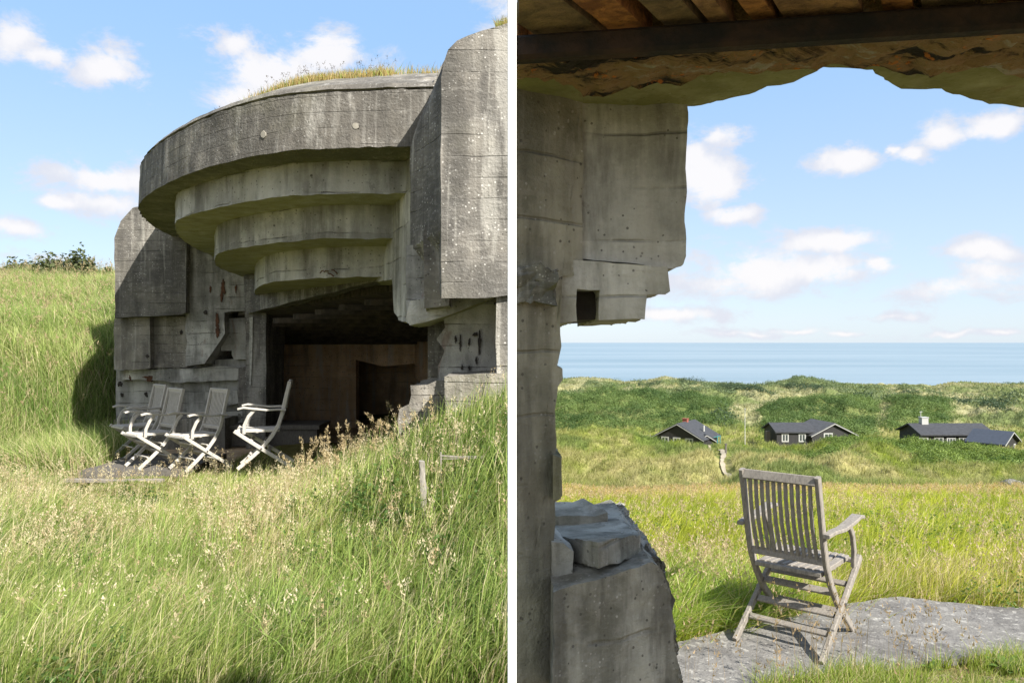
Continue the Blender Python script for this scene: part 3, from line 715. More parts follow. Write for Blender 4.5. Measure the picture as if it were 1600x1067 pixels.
ch.location = (1.657, 4.40, -1.66); ch.rotation_euler = (0, 0, R(-41))
GRP = 'folding teak garden chairs'
ch2 = make_chair('garden_chair', M_teakl, 'pale teak folding chair standing alone in front of the dark bunker opening', GRP)
put(ch2, 408, 9.0, -1.44, 104)
lst = [(306, 9.75, -1.59, 140, 'pale teak chair nearest the lone one, in the group of three before the left wall'),
       (236, 10.0, -1.60, 138, 'middle chair of the three clustered before the left bunker wall, overlapping the darker one'),
       (214, 10.9, -1.60, 136, 'rearmost chair of the three at the left wall, half hidden behind the middle one')]
for px, Y, z, rz, lb in lst:
    c = copy_tree(ch2); put(c, px, Y, z, rz); c['label'] = lb

# ================================================================== PLATFORM, STAKE, RAIL (left)
bm = bmesh.new()
pA = W(143, 745, 9.55)
for k in range(5):
    y0 = 9.6 + k*.32; box_bm(bm, (-5.42, y0, -1.84), (-4.15, y0+.29, -1.605 + random.uniform(-.01,.01)))
refine(bm, .3); roughen(bm, .008, .3, .01); tag(finish(bm, 'timber_platform', M_sleep), 'dark weathered timber platform under the clustered chairs', 'platform')
bm = bmesh.new(); bar_bm(bm, [W(100,750,9.2), W(180,752,9.15), W(256,751,9.2)], .07, .05, Vector((0,1,0)))
refine(bm, .1); roughen(bm, .008, .2); tag(finish(bm, 'timber_edging', M_teak), 'pale timber board lying in grass before the dark platform', 'board')
bm = bmesh.new()
gz = float(H(-.55, 4.75)) 
bar_bm(bm, [(-.545,4.75,gz-.1),(-.548,4.75,-.95),(-.556,4.75,-.73)], .036, .034, Vector((1,0,0)))
refine(bm, .03); roughen(bm, .006, .06, .008)
st = finish(bm, 'fence_stake', teak('stake_wood', (.32,.295,.25), (.15,.135,.115))); tag(st, 'short weathered wooden stake in the tall grass', 'stake')
bm = bmesh.new(); bar_bm(bm, [W(688,712,5.0), W(720,714,5.0), W(760,713,5.02), W(798,711,5.05), W(830,709,5.1)], .012, .012, Vector((0,1,0)))
bar_bm(bm, [W(690,717,5.0), W(730,716,5.0), W(770,715,5.02), W(830,712,5.1)], .007, .007, Vector((0,1,0)))
for (pp, ty) in ((822, 5.09), ):
    q = W(pp, 711, ty); bar_bm(bm, [q + Vector((0,0,.05)), Vector((q.x, q.y, float(H(q.x, q.y))-.1))], .04, .04, Vector((1,0,0)))
bar_bm(bm, [W(689,706,5.0), Vector((W(689,714,5.0).x, 5.0, float(H(-.46,5.0))-.1))], .010, .010, Vector((1,0,0)))
tag(finish(bm, 'fence_rail', M_teak), 'thin bare horizontal rail above the grass right of the stake', 'rail')

# ================================================================== DIVIDER added between the two views, as a thin white upright
bm = bmesh.new(); box_bm(bm, (-.00545, .945, -1.72), (.00545, .956, .50)); 
bmesh.ops.bevel(bm, geom=bm.edges[:], offset=.0008, segments=1, affect='EDGES')
pt = finish(bm, 'post', M_white, None, 0); tag(pt, 'slim white divider strip added between the two views', 'post')

# ================================================================== RUINED ROOM (right, near)
KR = .70
rm = thing('ruined_casemate', (.5, 1.8, -1.65), 'shaded ruined concrete wall and ceiling framing the sea view', 'ruin')
NL = .022
def near(name, outl, Y, d, mat, amt=.004, chip=.012, sc=.09, L=NL, vec=None): return prism(name, outl, tuple(q*KR for q in Y) if isinstance(Y, tuple) else Y*KR, d, mat, rm, L, amt, sc, chip, vec)
near('wall', [(806.5,100),(912,105),(909,200),(912,260),(908,320),(909,395),(912,430),(878,432),(873,505),(876,540),(871,572),(879,576),(880,592),(872,602),(868,640),(870,700),(868,712),(877,718),(876,778),(866,784),(864,900),(864,1100),(806.5,1100)], (1.88, 1.99), .05, M_nearw, .003, .004, .12)
near('corbel_block', [(911,105),(960,105),(1071,105),(1072,300),(1069,345),(1072,400),(1068,412),(1052,418),(990,412),(909,404),(907,330),(913,250),(908,200)], 2.0, .05, M_nearb, .003, .006, .12)
near('corbel_step', [(874,404),(1043,418),(1044,455),(1038,459),(1012,461),(1008,498),(938,500),(938,452),(901,452),(901,501),(872,504)], 1.97, .5, M_nearb, .003, .006, .1)
near('niche_back', [(899,448),(940,448),(940,499),(899,499)], 2.06, .3, M_hole, .002, 0)
near('rough_band', [(806.5,416),(868,420),(872,440),(870,472),(806.5,470)], 1.865, .1, concrete('concrete_broken', (.34,.33,.28), (.12,.12,.10), .9, .4, .3, .2, 0, 1.0), .010, .01, .03, .014)
near('wall_chip', [(864,712),(877,716),(877,774),(872,781),(863,781)], 1.9, .12, M_lint, .003, .004)
# parapet
near('parapet', [(864,926),(905,912),(960,897),(1018,879),(1034,893),(1044,922),(1049,960),(1054,1010),(1060,1070),(1062,1100),(864,1100)], (1.8, 1.99), .55, M_par, .0035, .006, .05, .02)
near('parapet_core', [(1004,872),(1022,868),(1036,888),(1047,925),(1051,965),(1058,1020),(1064,1075),(1064,1100),(1000,1100)], 2.08, .5, concrete('concrete_rubble', (.42,.41,.36), (.10,.10,.085), .9, .3, .3, .16, 0, 1.0), .012, .01, .03, .013)
def frag(name, outl, Y, d, lb, mat=M_nearw, vec=None):
    bm = bmesh.new(); v = Vector(vec) if vec else Vector((0, d, 0))
    fr = [W(a, b_, Y*KR) for a, b_ in outl]; loft_bm(bm, fr, [p + v for p in fr]); refine(bm, .016); roughen(bm, .002, .05, .004, len(outl))
    tag(finish(bm, name, mat), lb, 'concrete fragment', 'broken concrete pieces on the parapet')
bm = bmesh.new()
def pz(px, py, Y): return W(px, py, Y*KR)
top = [pz(934,846,1.87), pz(1001,834,2.06), pz(960,806,2.45), pz(862,812,2.5), pz(862,836,2.1)]
bot = [pz(936,888,1.87), pz(1003,868,2.06), pz(960,840,2.45), pz(862,850,2.5), pz(862,868,2.1)]
loft_bm(bm, top, bot); refine(bm, .014); roughen(bm, .002, .03, .004, 5)
tag(finish(bm, 'concrete_fragment', M_par), 'large flat broken slab lying on the parapet', 'concrete fragment', 'broken concrete pieces on the parapet')
frag('concrete_fragment', [(862,846),(880,848),(895,860),(895,900),(862,906)], 1.93, .10, 'small upright chunk in the corner between wall and large slab', M_nearb, (-.02,.1,.01))
frag('concrete_fragment', [(862,806),(930,806),(948,800),(950,815),(930,822),(862,822)], 2.35, .1, 'farther thin slab piece behind the large slab', M_par, (-.04,.1,.01))
# ceiling: soffit slab with a broken edge
ZC = .434
def cp(px, py, z=ZC): Y = z*F/(CY-py); return Vector(((px-CX)/F*Y, Y, z))
edge = [(806,172),(860,172),(912,172),(960,172),(1010,172),(1072,168),(1120,160),(1160,150),(1200,137),(1240,128),(1270,118),(1285,108),(1310,107),(1345,105),(1360,112),(1380,125),(1410,137),(1440,140),(1460,141),(1500,150),(1530,158),(1550,166),(1600,169),(1700,171)]
inner = [(1700,60),(1600,66),(1400,74),(1200,92),(1000,108),(806,118)]
bm = bmesh.new()
lo = [cp(a, b_) for a, b_ in edge] + [cp(a, b_) for a, b_ in inner]
loft_bm(bm, lo, [p + Vector((0, 0, .05)) for p in lo]); refine(bm, NL, 8); roughen(bm, .004, .08, .008, 3)
finish(bm, 'lintel', M_lint, rm)
# crust of rusted, broken concrete between beam and soffit
bm = bmesh.new()
top_ = [(806,96),(900,92),(1000,84),(1100,76),(1200,68),(1300,60),(1400,50),(1500,44),(1600,38),(1700,34)]
bot_ = [(1700,104),(1600,112),(1560,106),(1500,112),(1460,104),(1420,112),(1390,104),(1350,100),(1300,100),(1200,112),(1100,124),(1040,130),(990,136),(930,142),(880,134),(806,116)]
lo = [cp(a, b_, ZC-.012) for a, b_ in top_ + bot_]
loft_bm(bm, lo, [p + Vector((0, 0, .09)) for p in lo]); refine(bm, .014, 9); roughen(bm, .012, .05, .015, 8)
m, t, b = newmat('crust_rock'); g = t.node('ShaderNodeNewGeometry'); P_ = g.outputs['Position']
n1_ = t.noise(t.vscale(P_, (.5, 1.6, 1)), 9, 7, .7, .6); n2_ = t.noise(P_, 22, 5, .7)
c_ = t.mix(t.ss(n1_, .40, .50), (.025,.02,.016), (.30,.20,.10)); c_ = t.mix(t.ss(n1_, .56, .64), c_, (.40,.36,.28)); c_ = t.mix(t.m('MULTIPLY', t.ss(n2_, .60, .66), .8), c_, (.60,.20,.04))
t.l.new(c_, b.inputs['Base Color']); b.inputs['Roughness'].default_value = 1; bump(t, b, t.m('ADD', n1_, n2_), .02, 1)
finish(bm, 'broken_crust', m, rm, 50)
# steel beam
M_beam = simple('sooty_steel', (.05,.026,.014), .9, .5, 11, 0, (1,1,1), .02, (.009,.008,.007))
bm = bmesh.new()
A = cp(806.5, 79, ZC-.010); B = cp(1720, 20, ZC-.010)
bar_bm(bm, [A, B], .029, .035, Vector((0,1,0))); finish(bm, 'steel_beam', M_beam, rm, 0)
# rust-brown planks laid behind the beam
def plank_mat(nm, c1, c2):
    m, t, b = newmat(nm); g = t.node('ShaderNodeNewGeometry'); P_ = g.outputs['Position']
    n1_ = t.noise(P_, 14, 7, .7, .4); n2_ = t.noise(P_, 45, 4, .6)
    c_ = t.mix(t.ss(n1_, .36, .66), c1, c2); c_ = t.mix(t.m('MULTIPLY', t.ss(n2_, .55, .7), .6), c_, tuple(x*.35 for x in c1))
    t.l.new(c_, b.inputs['Base Color']); b.inputs['Roughness'].default_value = .9; bump(t, b, t.m('ADD', n1_, n2_), .01, .8); return m
PM = [plank_mat('rusty_plate_a', (.16,.07,.03), (.62,.29,.10)), plank_mat('rusty_plate_b', (.20,.12,.07), (.48,.28,.14)), plank_mat('rusty_plate_c', (.12,.09,.055), (.32,.22,.12)), plank_mat('rusty_plate_d', (.22,.09,.035), (.75,.34,.11))]
zP = ZC + .016
lines = [(640,100),(805,100),(880,84),(1000,72),(1065,66),(1150,60),(1185,45),(1255,42),(1385,26),(1465,22),(1560,12),(1700,8)]   # where plank edges meet the beam
order = [2,0,2,3,2,1,0,1,3,2,0]
for i in range(len(lines)-1):
    a0 = cp(*lines[i], zP); a1 = cp(*lines[i+1], zP)
    gap = .012 if i % 2 else .03
    dirv = Vector((-.62, -1, 0)).normalized() * (.85 if i not in (0,) else .3)
    # trim so that no plank runs out of the room to the left
    def endp(p):
        L_ = .75; q = p + dirv*L_; return q
    p0 = a0 + Vector((gap, .05, 0)); p1 = a1 + Vector((0, .05, 0)); q1, q0 = endp(p1), endp(p0)
    for q in (q0, q1):
        pass
    bm = bmesh.new(); loft_bm(bm, [p0, p1, q1, q0], [p + Vector((0,0,.03)) for p in (p0, p1, q1, q0)])
    # cut by the plane through x = .008
    bmesh.ops.bisect_plane(bm, geom=bm.verts[:]+bm.edges[:]+bm.faces[:], plane_co=(.0085,0,0), plane_no=(-1,0,0), clear_outer=True)
    bmesh.ops.bisect_plane(bm, geom=bm.verts[:]+bm.edges[:]+bm.faces[:], plane_co=(0,.965,0), plane_no=(0,-1,0), clear_outer=True)
    if len(bm.faces) < 3: bm.free(); continue
    bmesh.ops.holes_fill(bm, edges=[e for e in bm.edges if e.is_boundary], sides=0)
    refine(bm, .05); roughen(bm, .002, .1, 0, i); finish(bm, 'ceiling_plank', PM[order[i]], rm)
# roof slab, unseen outline shaped to shade walls and let sun reach the divider
bm = bmesh.new()
k = math.tan(R(SUN_A))
pl = [(.008,1.20),(.93,1.20),(.93,.965),(3.1,.965),(3.1,-1.6),(k*(.95+1.6)+.03,-1.6),(.03,.965),(.008,.965)]
lo = [Vector((x, y, ZC+.05)) for x, y in pl]
loft_bm(bm, lo, [p + Vector((0,0,.07)) for p in lo]); bm.normal_update(); bmesh.ops.triangulate(bm, faces=bm.faces[:]); finish(bm, 'roof_shade_slab', M_nearw, rm, 0)

# ================================================================== SLAB (right)
bm = bmesh.new()
z0 = -1.665
def gp(px, py, z=z0): Y = -z*F/(py-CY); return Vector(((px-CX)/F*Y, Y, z))
ol = [(1030,1078),(1060,1003),(1120,988),(1180,972),(1240,962),(1300,948),(1380,934),(1405,932),(1480,940),(1560,948),(1700,952),(1800,955),(1800,1020),(1640,1012),(1560,1018),(1480,1030),(1400,1036),(1330,1040),(1290,1052),(1200,1066),(1100,1095)]
lo = [gp(a, b_) for a, b_ in ol]
loft_bm(bm, lo, [p - Vector((0,0,.22)) for p in lo]); refine(bm, .05); roughen(bm, .005, .10, .006, 2)
tag(finish(bm, 'slab', M_slab), kind='structure')

# ================================================================== HOUSES
M_tar = simple('black_timber', (.022,.021,.021), .7, .3, 6, 0, (1,1,.2), .01)
M_roof = simple('roofing_felt', (.045,.047,.053), .85, .35, 3)
M_roof2 = simple('roofing_grey', (.085,.085,.088), .85, .35, 3)
M_wf = simple('white_window_paint', (.40,.40,.38), .5, .05, 3, 0, (1,1,1), 0)
M_brick = simple('red_brick', (.30,.09,.06), .9, .3, 12)
m, t, b = newmat('window_glass'); b.inputs['Base Color'].default_value = (.05,.06,.06,1); b.inputs['Roughness'].default_value = .08; M_glass = m
from mathutils import Matrix
def gable(parent, M, w, l, hw, rise, roofm, over=.35, wallname='wall'):
    """w across (x), l along (y) from 0; ridge along y; M places it"""
    bm = bmesh.new()
    f = [Vector(p) for p in ((-w/2,0,0),(w/2,0,0),(w/2,0,hw),(0,0,hw+rise),(-w/2,0,hw))]
    loft_bm(bm, f, [p + Vector((0,l,0)) for p in f]); bmesh.ops.transform(bm, matrix=M, verts=bm.verts[:]); finish(bm, wallname, M_tar, parent, 0)
    bm = bmesh.new(); sl_ = rise/(w/2)
    for s in (-1, 1):
        e = (w/2+over)*s
        f = [Vector((0,-over,hw+rise+.03)), Vector((0,-over,hw+rise+.18)), Vector((e,-over,hw-over*sl_+.18)), Vector((e,-over,hw-over*sl_+.03))]
        loft_bm(bm, f, [p + Vector((0,l+2*over,0)) for p in f])
    bmesh.ops.transform(bm, matrix=M, verts=bm.verts[:]); rf = finish(bm, 'roof', roofm, parent, 0)
    bm = bmesh.new()
    for s in (-1, 1):
        e = (w/2+over)*s
        f = [Vector((0,-over-.05,hw+rise+.0)), Vector((0,-over-.05,hw+rise+.08)), Vector((e,-over-.05,hw-over*sl_+.08)), Vector((e,-over-.05,hw-over*sl_))]
        loft_bm(bm, f, [p + Vector((0,.04,0)) for p in f])
    bmesh.ops.transform(bm, matrix=M, verts=bm.verts[:]); finish(bm, 'gable_trim', M_wf, rf, 0)
    return rf
def window(parent, M, x, y, z, w, h, side='front', bars=1):
    """frame with pane; on face y = const (front) or x = const (side)"""
    R_ = Matrix.Identity(4) if side == 'front' else Matrix.Rotation(R(90), 4, 'Z')
    L_ = M @ Matrix.Translation((x, y, z)) @ R_
    bm = bmesh.new(); t_ = .13
    for lo_, hi_ in (((-w/2,-.06,0),(w/2,0,t_)), ((-w/2,-.06,h-t_),(w/2,0,h)), ((-w/2,-.06,t_),(-w/2+t_,0,h-t_)), ((w/2-t_,-.06,t_),(w/2,0,h-t_))): box_bm(bm, lo_, hi_)
    for k in range(1, bars+1):
        xx = -w/2 + w*k/(bars+1); box_bm(bm, (xx-.05,-.055,t_), (xx+.05,-.002,h-t_))
    bmesh.ops.transform(bm, matrix=L_, verts=bm.verts[:]); f = finish(bm, 'window', M_wf, parent, 0)
    bm = bmesh.new(); box_bm(bm, (-w/2+t_,-.03,t_), (w/2-t_,-.012,h-t_)); bmesh.ops.transform(bm, matrix=L_, verts=bm.verts[:]); finish(bm, 'pane', M_glass, f, 0)
HY = 96; HZ = -12.55
# house with the red chimney
p = W(1053, 0, HY); h1 = thing('house', (p.x, HY, HZ), 'black timber gable house with a red brick chimney', 'house', 'black holiday houses in the dunes')
M1 = Matrix.Translation((p.x - .2, HY-3, HZ)) @ Matrix.Rotation(R(-34), 4, 'Z')
rf = gable(h1, M1, 6.2, 5.6, .95, 1.65, M_roof, .25)
for x in (-1.6, -.1, 1.5): window(h1, M1, x, 0, .05, .95, 1.0)
M1b = M1 @ Matrix.Translation((3.0, 1.6, 0)) @ Matrix.Rotation(R(40), 4, 'Z'); gable(h1, M1b, 2.6, 2.2, .5, .8, M_roof, .2)
bm = bmesh.new(); box_bm(bm, (-.4, 2.6, 2.0), (.2, 3.1, 3.05), M1); box_bm(bm, (-.46, 2.54, 3.05), (.26, 3.16, 3.13), M1); finish(bm, 'chimney', M_brick, rf, 0)
bm = bmesh.new(); bmesh.ops.create_cone(bm, segments=8, radius1=.12, radius2=.12, depth=.7, cap_ends=True, matrix=M1 @ Matrix.Translation((2.2, 3.0, 2.0))); finish(bm, 'vent_pipe', M_wf, rf, 0)
# house in the middle: long wing and gable end
p = W(1225, 0, HY); h2 = thing('house', (p.x, HY, HZ), 'black house of a low wing joined to a wide gable, in the middle', 'house', 'black holiday houses in the dunes')
ML = Matrix.Translation((W(1257,0,HY).x, HY-1, HZ)) @ Matrix.Rotation(R(90), 4, 'Z')
gable(h2, ML, 4.6, 4.6, 1.7, .8, M_roof, .25)
MG = Matrix.Translation((W(1285,0,HY).x, HY-3.4, HZ)) @ Matrix.Rotation(R(8), 4, 'Z'); rf = gable(h2, MG, 5.6, 5.0, 1.35, 1.35, M_roof2, .25)
window(h2, MG, -.75, 0, .65, 1.15, 1.0); window(h2, MG, -.6, 0, -.9, .8, .8)
for x in (-3.6, -1.55): window(h2, Matrix.Translation((W(1257,0,HY).x, HY-1-2.3, HZ)), x, 0, .55, .85, 1.0)
bm = bmesh.new(); box_bm(bm, (W(1190,0,HY).x, HY-1.8, HZ), (W(1196,0,HY).x, HY-1.4, HZ+1.7)); finish(bm, 'log_stack', M_sleep, h2, 0)
# house on the right: long, low, white chimney
p = W(1468, 0, HY); h3 = thing('house', (p.x, HY, HZ), 'long low black house with a white chimney', 'house', 'black holiday houses in the dunes')
ML = Matrix.Translation((W(1530,0,HY).x, HY, HZ)) @ Matrix.Rotation(R(90), 4, 'Z'); rf = gable(h3, ML, 5.4, 8.6, 1.35, .95, M_roof)
F3 = Matrix.Translation((0, HY-2.7, HZ))
for a_ in (1443, 1467, 1505): window(h3, F3, W(a_,0,HY-2.7).x, 0, .30, 1.1, .75)
window(h3, F3, W(1486,0,HY-2.7).x, 0, .0, 1.1, 1.0, bars=2)
q = W(1443,0,HY).x; bm = bmesh.new(); box_bm(bm, (q-.4, HY-.4, HZ+2.0), (q+.4, HY+.4, HZ+3.15)); box_bm(bm, (q-.46, HY-.46, HZ+3.15), (q+.46, HY+.46, HZ+3.25)); chm = finish(bm, 'chimney', M_wf, rf, 0)
bm = bmesh.new(); bar_bm(bm, [(q-.35, HY, HZ+3.25), (q-.35, HY, HZ+3.95)], .06, .06); bar_bm(bm, [(q-.5, HY, HZ+3.85), (q-.15, HY, HZ+3.9)], .05, .12); finish(bm, 'cowl', M_wf, chm, 0)
p = W(1560, 0, HY-6); h4 = thing('garden_shed', (p.x, HY-6, HZ+.2), 'black outbuilding with a blue-grey roof at the right end of the long house', 'shed')
MA = Matrix.Translation((W(1566,0,HY-6).x, HY-7.5, HZ+.1)) @ Matrix.Rotation(R(38), 4, 'Z'); gable(h4, MA, 4.4, 3.6, .9, 1.15, simple('blue_grey_roof', (.045,.055,.075), .7, .2, 3))
window(h4, MA, 1.1, 0, .1, .6, .6, bars=0)
# low fence left of first house
bm = bmesh.new()
xa, xb = W(988,0,HY-4).x, W(1016,0,HY-4).x
for i in range(9): x = xa + (xb-xa)*i/8; box_bm(bm, (x-.05, HY-4.05, HZ), (x+.05, HY-3.95, HZ+1.15 + .05*i))
for z in (.6, 1.0): box_bm(bm, (xa, HY-3.94, HZ+z), (xb, HY-3.90, HZ+z+.1))
tag(finish(bm, 'picket_fence', M_teak, None, 0), 'short grey wooden fence beside the house with the red chimney', 'fence')
p = W(1164, 0, 92); bm = bmesh.new(); bmesh.ops.create_cone(bm, segments=8, radius1=.06, radius2=.035, depth=5.2, cap_ends=True, matrix=Matrix.Translation((p.x, 92, -10.6))); bmesh.ops.create_uvsphere(bm, u_segments=8, v_segments=6, radius=.08, matrix=Matrix.Translation((p.x, 92, -7.98)))
tag(finish(bm, 'flagpole', M_wf, None, 0), 'slender white flagpole without a flag between two houses', 'flagpole')
M_teal = simple('teal_paint', (.05,.20,.20), .6, .2, 5)
p = W(1121, 0, 80); gz = float(H(p.x, 80)); bm = bmesh.new()
bar_bm(bm, [(p.x, 80, gz-.2), (p.x, 80, gz+1.35)], .10, .10); bar_bm(bm, [(p.x-.4, 80, gz+1.15), (p.x+.35, 80, gz+1.3)], .09, .09, Vector((0,1,0))); bar_bm(bm, [(p.x+.25, 80, gz-.2), (p.x+.3, 80, gz+1.3)], .08, .08)
tag(finish(bm, 'garden_post', M_teal, None, 0), 'small teal post with a crossbar right of the red-chimney house', 'post')
p = W(1131, 0, 60); gz = float(H(p.x, 60)); bm = bmesh.new(); bar_bm(bm, [(p.x+.15,60,gz-.2),(p.x+.15,60,gz+.75)], .14, .12); bar_bm(bm, [(p.x+.15,60,gz+.75),(p.x+.15,60,gz+.82)], .2, .18)
tag(finish(bm, 'path_marker', M_sleep, None, 0), 'short dark marker post beside the sandy path', 'post')
# pale boulders far right
for i, (px, Y, s, lb) in enumerate([(1583, 15.5, .16, 'pale grey boulder at the far right edge of the meadow')]):
    x = (px-800)/1200*Y; bm = bmesh.new(); bmesh.ops.create_icosphere(bm, subdivisions=4, radius=s)
    for v in bm.verts: v.co *= 1 + .35*mn.noise(v.co*6 + Vector((i*5,0,0))); v.co.z *= .7; v.co.x *= 1.5
    bmesh.ops.translate(bm, verts=bm.verts[:], vec=(x, Y, float(H(x, Y))+.27)); tag(finish(bm, 'boulder', M_slab), lb, 'boulder')

# ================================================================== SCRUB
def clumps(x, y, r, hgt, nq, qs, col, z=None, flat=.8):
    N = len(x); z0 = H(x, y) if z is None else z
    d = rng.normal(0, 1, (N, nq, 3)); d[..., 2] = np.abs(d[..., 2])*.9; d /= np.linalg.norm(d, axis=-1, keepdims=True)
    lump = 1 + .28*np.sin(d[..., 0]*5 + x[:, None]*7)*np.cos(d[..., 1]*6 + y[:, None]*5)
    rad = rng.uniform(.72, 1.05, (N, nq))*lump
    c = np.stack([x, y, z0], 1)[:, None, :] + d*rad[..., None]*np.stack([r, r, hgt], 1)[:, None, :]
    nrm = d + rng.normal(0, .45, (N, nq, 3)); nrm /= np.linalg.norm(nrm, axis=-1, keepdims=True)
    a = np.cross(nrm, rng.normal(0, 1, (N, nq, 3))); a /= np.linalg.norm(a, axis=-1, keepdims=True); b_ = np.cross(nrm, a)
    s = (qs[:, None]*rng.uniform(.6, 1.4, (N, nq)))[..., None]
    V = np.stack([c - a*s, c - b_*s*.6, c + a*s, c + b_*s*.6], 2).reshape(-1, 3)
    cc = np.repeat((np.repeat(col, nq, 0)*rng.uniform(.75, 1.3, (N*nq, 1))), 4, 0)
    return V, cc, np.arange(len(V)), np.full(N*nq, 4)
def scrub_pts(n, u0, u1, y0, y1, thr=.5):
    x, y = scatter(n, u0, u1, y0, y1, .6); k = scrubmask(x, y) > thr; return x[k], y[k]
parts = []
x, y = scrub_pts(3000, .35, .72, 50, 86); n = len(x)
g_ = mixc(np.tile((.07,.125,.025),(n,1)), np.tile((.19,.25,.055),(n,1)), np.clip(fbm(x*.25,y*.25,71)*1.6-.3,0,1))
parts.append(clumps(x, y, rng.uniform(.4,1.1,n), rng.uniform(.25,.65,n), 170, np.full(n,.055), g_))
x, y = scrub_pts(900, .05, .36, 22, 84, .3); n = len(x)
parts.append(clumps(x, y, rng.uniform(.3,.7,n), rng.uniform(.2,.5,n), 40, np.full(n,.09), np.tile((.10,.135,.035),(n,1))))
x, y = scrub_pts(3800, .0, .72, 108, 172); n = len(x)
g_ = mixc(np.tile((.055,.10,.028),(n,1)), np.tile((.15,.21,.06),(n,1)), np.clip(fbm(x*.14,y*.14,73)*1.8-.4,0,1))
parts.append(clumps(x, y, rng.uniform(.8,2.1,n), rng.uniform(.6,1.5,n), 190, np.full(n,.095), g_))
x, y = scrub_pts(6000, .0, .75, 172, 318); n = len(x)
g_ = mixc(np.tile((.10,.145,.07),(n,1)), np.tile((.20,.235,.11),(n,1)), rng.random(n))
parts.append(clumps(x, y, rng.uniform(1.0,3.0,n), rng.uniform(.6,1.7,n), 80, np.full(n,.21), g_))
for px_, Y_, wx, nb in ((1150,235,34,60),(1180,230,22,40),(1125,250,20,26),(1275,262,26,40),(1240,268,18,24),(1455,175,26,34),(1490,180,22,30),(1345,160,14,20),(1133,128,8,14),(1560,150,26,26),(1590,210,24,24),(1420,240,20,20),(960,262,14,16),(1075,290,24,22),(1010,285,18,14)):
    pxs = px_ + rng.normal(0, wx*.5, nb); ys = Y_ + rng.normal(0, 5, nb); xs = (pxs-800)/1200*ys
    parts.append(clumps(xs, ys, rng.uniform(1.0,2.4,nb), rng.uniform(1.0,2.2,nb), 110, np.full(nb,.16), np.tile((.055,.085,.045),(nb,1))))
emit('dune_scrub', parts, 'dense dark green scrub covering parts of the dunes', 'scrub', M_leaf)
# marram tussocks on mid and far dunes
parts = []
x, y = scatter(150000, .04, .72, 14, 86, 1.0); k = scrubmask(x, y) < .5; x, y = x[k], y[k]
Pc = PV.reshape(-1, 4, 3).mean(1); k = np.array([np.min(np.hypot(Pc[:,0]-a_, Pc[:,1]-b_)) > .6 if (b_ > 38 and abs(a_/b_-.272) < .03) else True for a_, b_ in zip(x, y)]); x, y = x[k], y[k]; n = len(x)
gc = groundcol(x, y)*rng.uniform(.75, 1.45, (n, 1)); hh = rng.uniform(.22,.5,n)*(1+.3*sm(y,30,60))*(.6+.8*fbm(x*.6,y*.6,80))
parts.append(sc_blades(x, y, hh, .010+.00055*y, gc, gc*1.25, .7, None, 2))
x, y = scatter(90000, .0, .75, 88, 318, 1.2); k = scrubmask(x, y) < .5; x, y = x[k], y[k]; n = len(x)
gc = groundcol(x, y)*rng.uniform(.7, 1.4, (n, 1))
parts.append(sc_blades(x, y, rng.uniform(.4,.9,n), .0011*y, gc, gc*1.2, .6, None, 2))
emit('dune_grass', parts, 'tussocky marram grass on the dunes beyond the meadow', 'grass')

# ================================================================== MEADOWS
def keep(x, y, fn): k = fn(x, y); return x[k], y[k]
bunk = lambda x, y: ~((y > 6.05) & (x/y > -.09)) & ~((y > 6.85) & (x/y > -.155)) & ~((y > 9.5) & (x > -5.5) & (x < -4.1)) & ~((y > 12) & (x > -5.5)) & ~((y > 12) & (x > -6.75)) & ~((y > 9.45)&(y < 11.4)&(x > -5.55)&(x < -4.1)) & ~((y > 7.6) & (x/y > -.30))
# left meadow
shady = lambda x, y: y > 3.34
parts = []
x, y = scatter(120000, -.72, .012, 2.75, 12.0, 1.15); x, y = keep(x, y, bunk); x, y = keep(x, y, shady); n = len(x)
px = 800+1200*x/y; py = 535 + 1200*1.5/y
D_ = fbm(x*.8+4, y*.8, 90); dry = np.clip(.12 + 1.6*np.clip(D_-.5, 0, 1) + .5*np.exp(-((px-400)/110)**2-((y-5.8)/1.3)**2) + .2*np.exp(-((px-150)/160)**2-((y-8.4)/.6)**2), 0, .7)
lush = fbm(x*1.3, y*1.3, 91)
c_ = greens(n, x, y, dry, (.10,.17,.03), (.20,.26,.05), (.42,.35,.20))
hh = (.08 + .22*lush)*rng.uniform(.55, 1.25, n)
hh *= np.where((px > 80) & (px < 300) & (y > 7.2), .3, 1)*np.where((px >= 300) & (px < 470) & (y > 7.8), np.where(y > 9.3, .4, .8), 1)
parts.append(sc_blades(x, y, hh, rng.uniform(.003,.0065,n)*(.75+.08*y), c_*.85, c_*1.15, .5))
# broad long blades in tufts near
x, y = scatter(9000, -.7, .01, 3.4, 6.5, 1.2); cl = fbm(x*2.2, y*2.2, 94) > .55; x, y = x[cl], y[cl]; n = len(x)
c_ = greens(n, x, y, np.full(n,.05), (.20,.30,.07), (.34,.41,.12)); parts.append(sc_blades(x, y, rng.uniform(.25,.5,n), rng.uniform(.006,.010,n), c_*.9, c_*1.15, .55, None, 4))
def left_dry(x, y):
    px = 800+1200*x/y
    return np.clip(.07 + 1.7*np.clip(fbm(x*.8+4, y*.8, 90)-.52, 0, 1) + .65*np.exp(-((px-400)/110)**2-((y-5.8)/1.2)**2) + .3*np.exp(-((px-120)/160)**2-((y-8.2)/.7)**2), 0, .75)
x, y = scatter(7500, -.72, .012, 3.4, 10.5, 1.1); x, y = keep(x, y, bunk); x, y = keep(x, y, shady); px = 800+1200*x/y
low = np.where((px > 80) & (px < 290) & (y > 7.2), .25, np.where((px > 80) & (px < 470) & (y > 7.8), np.where(y > 9.3, .3, .75), 1.0))*(1-.25*sm(y,6,9))
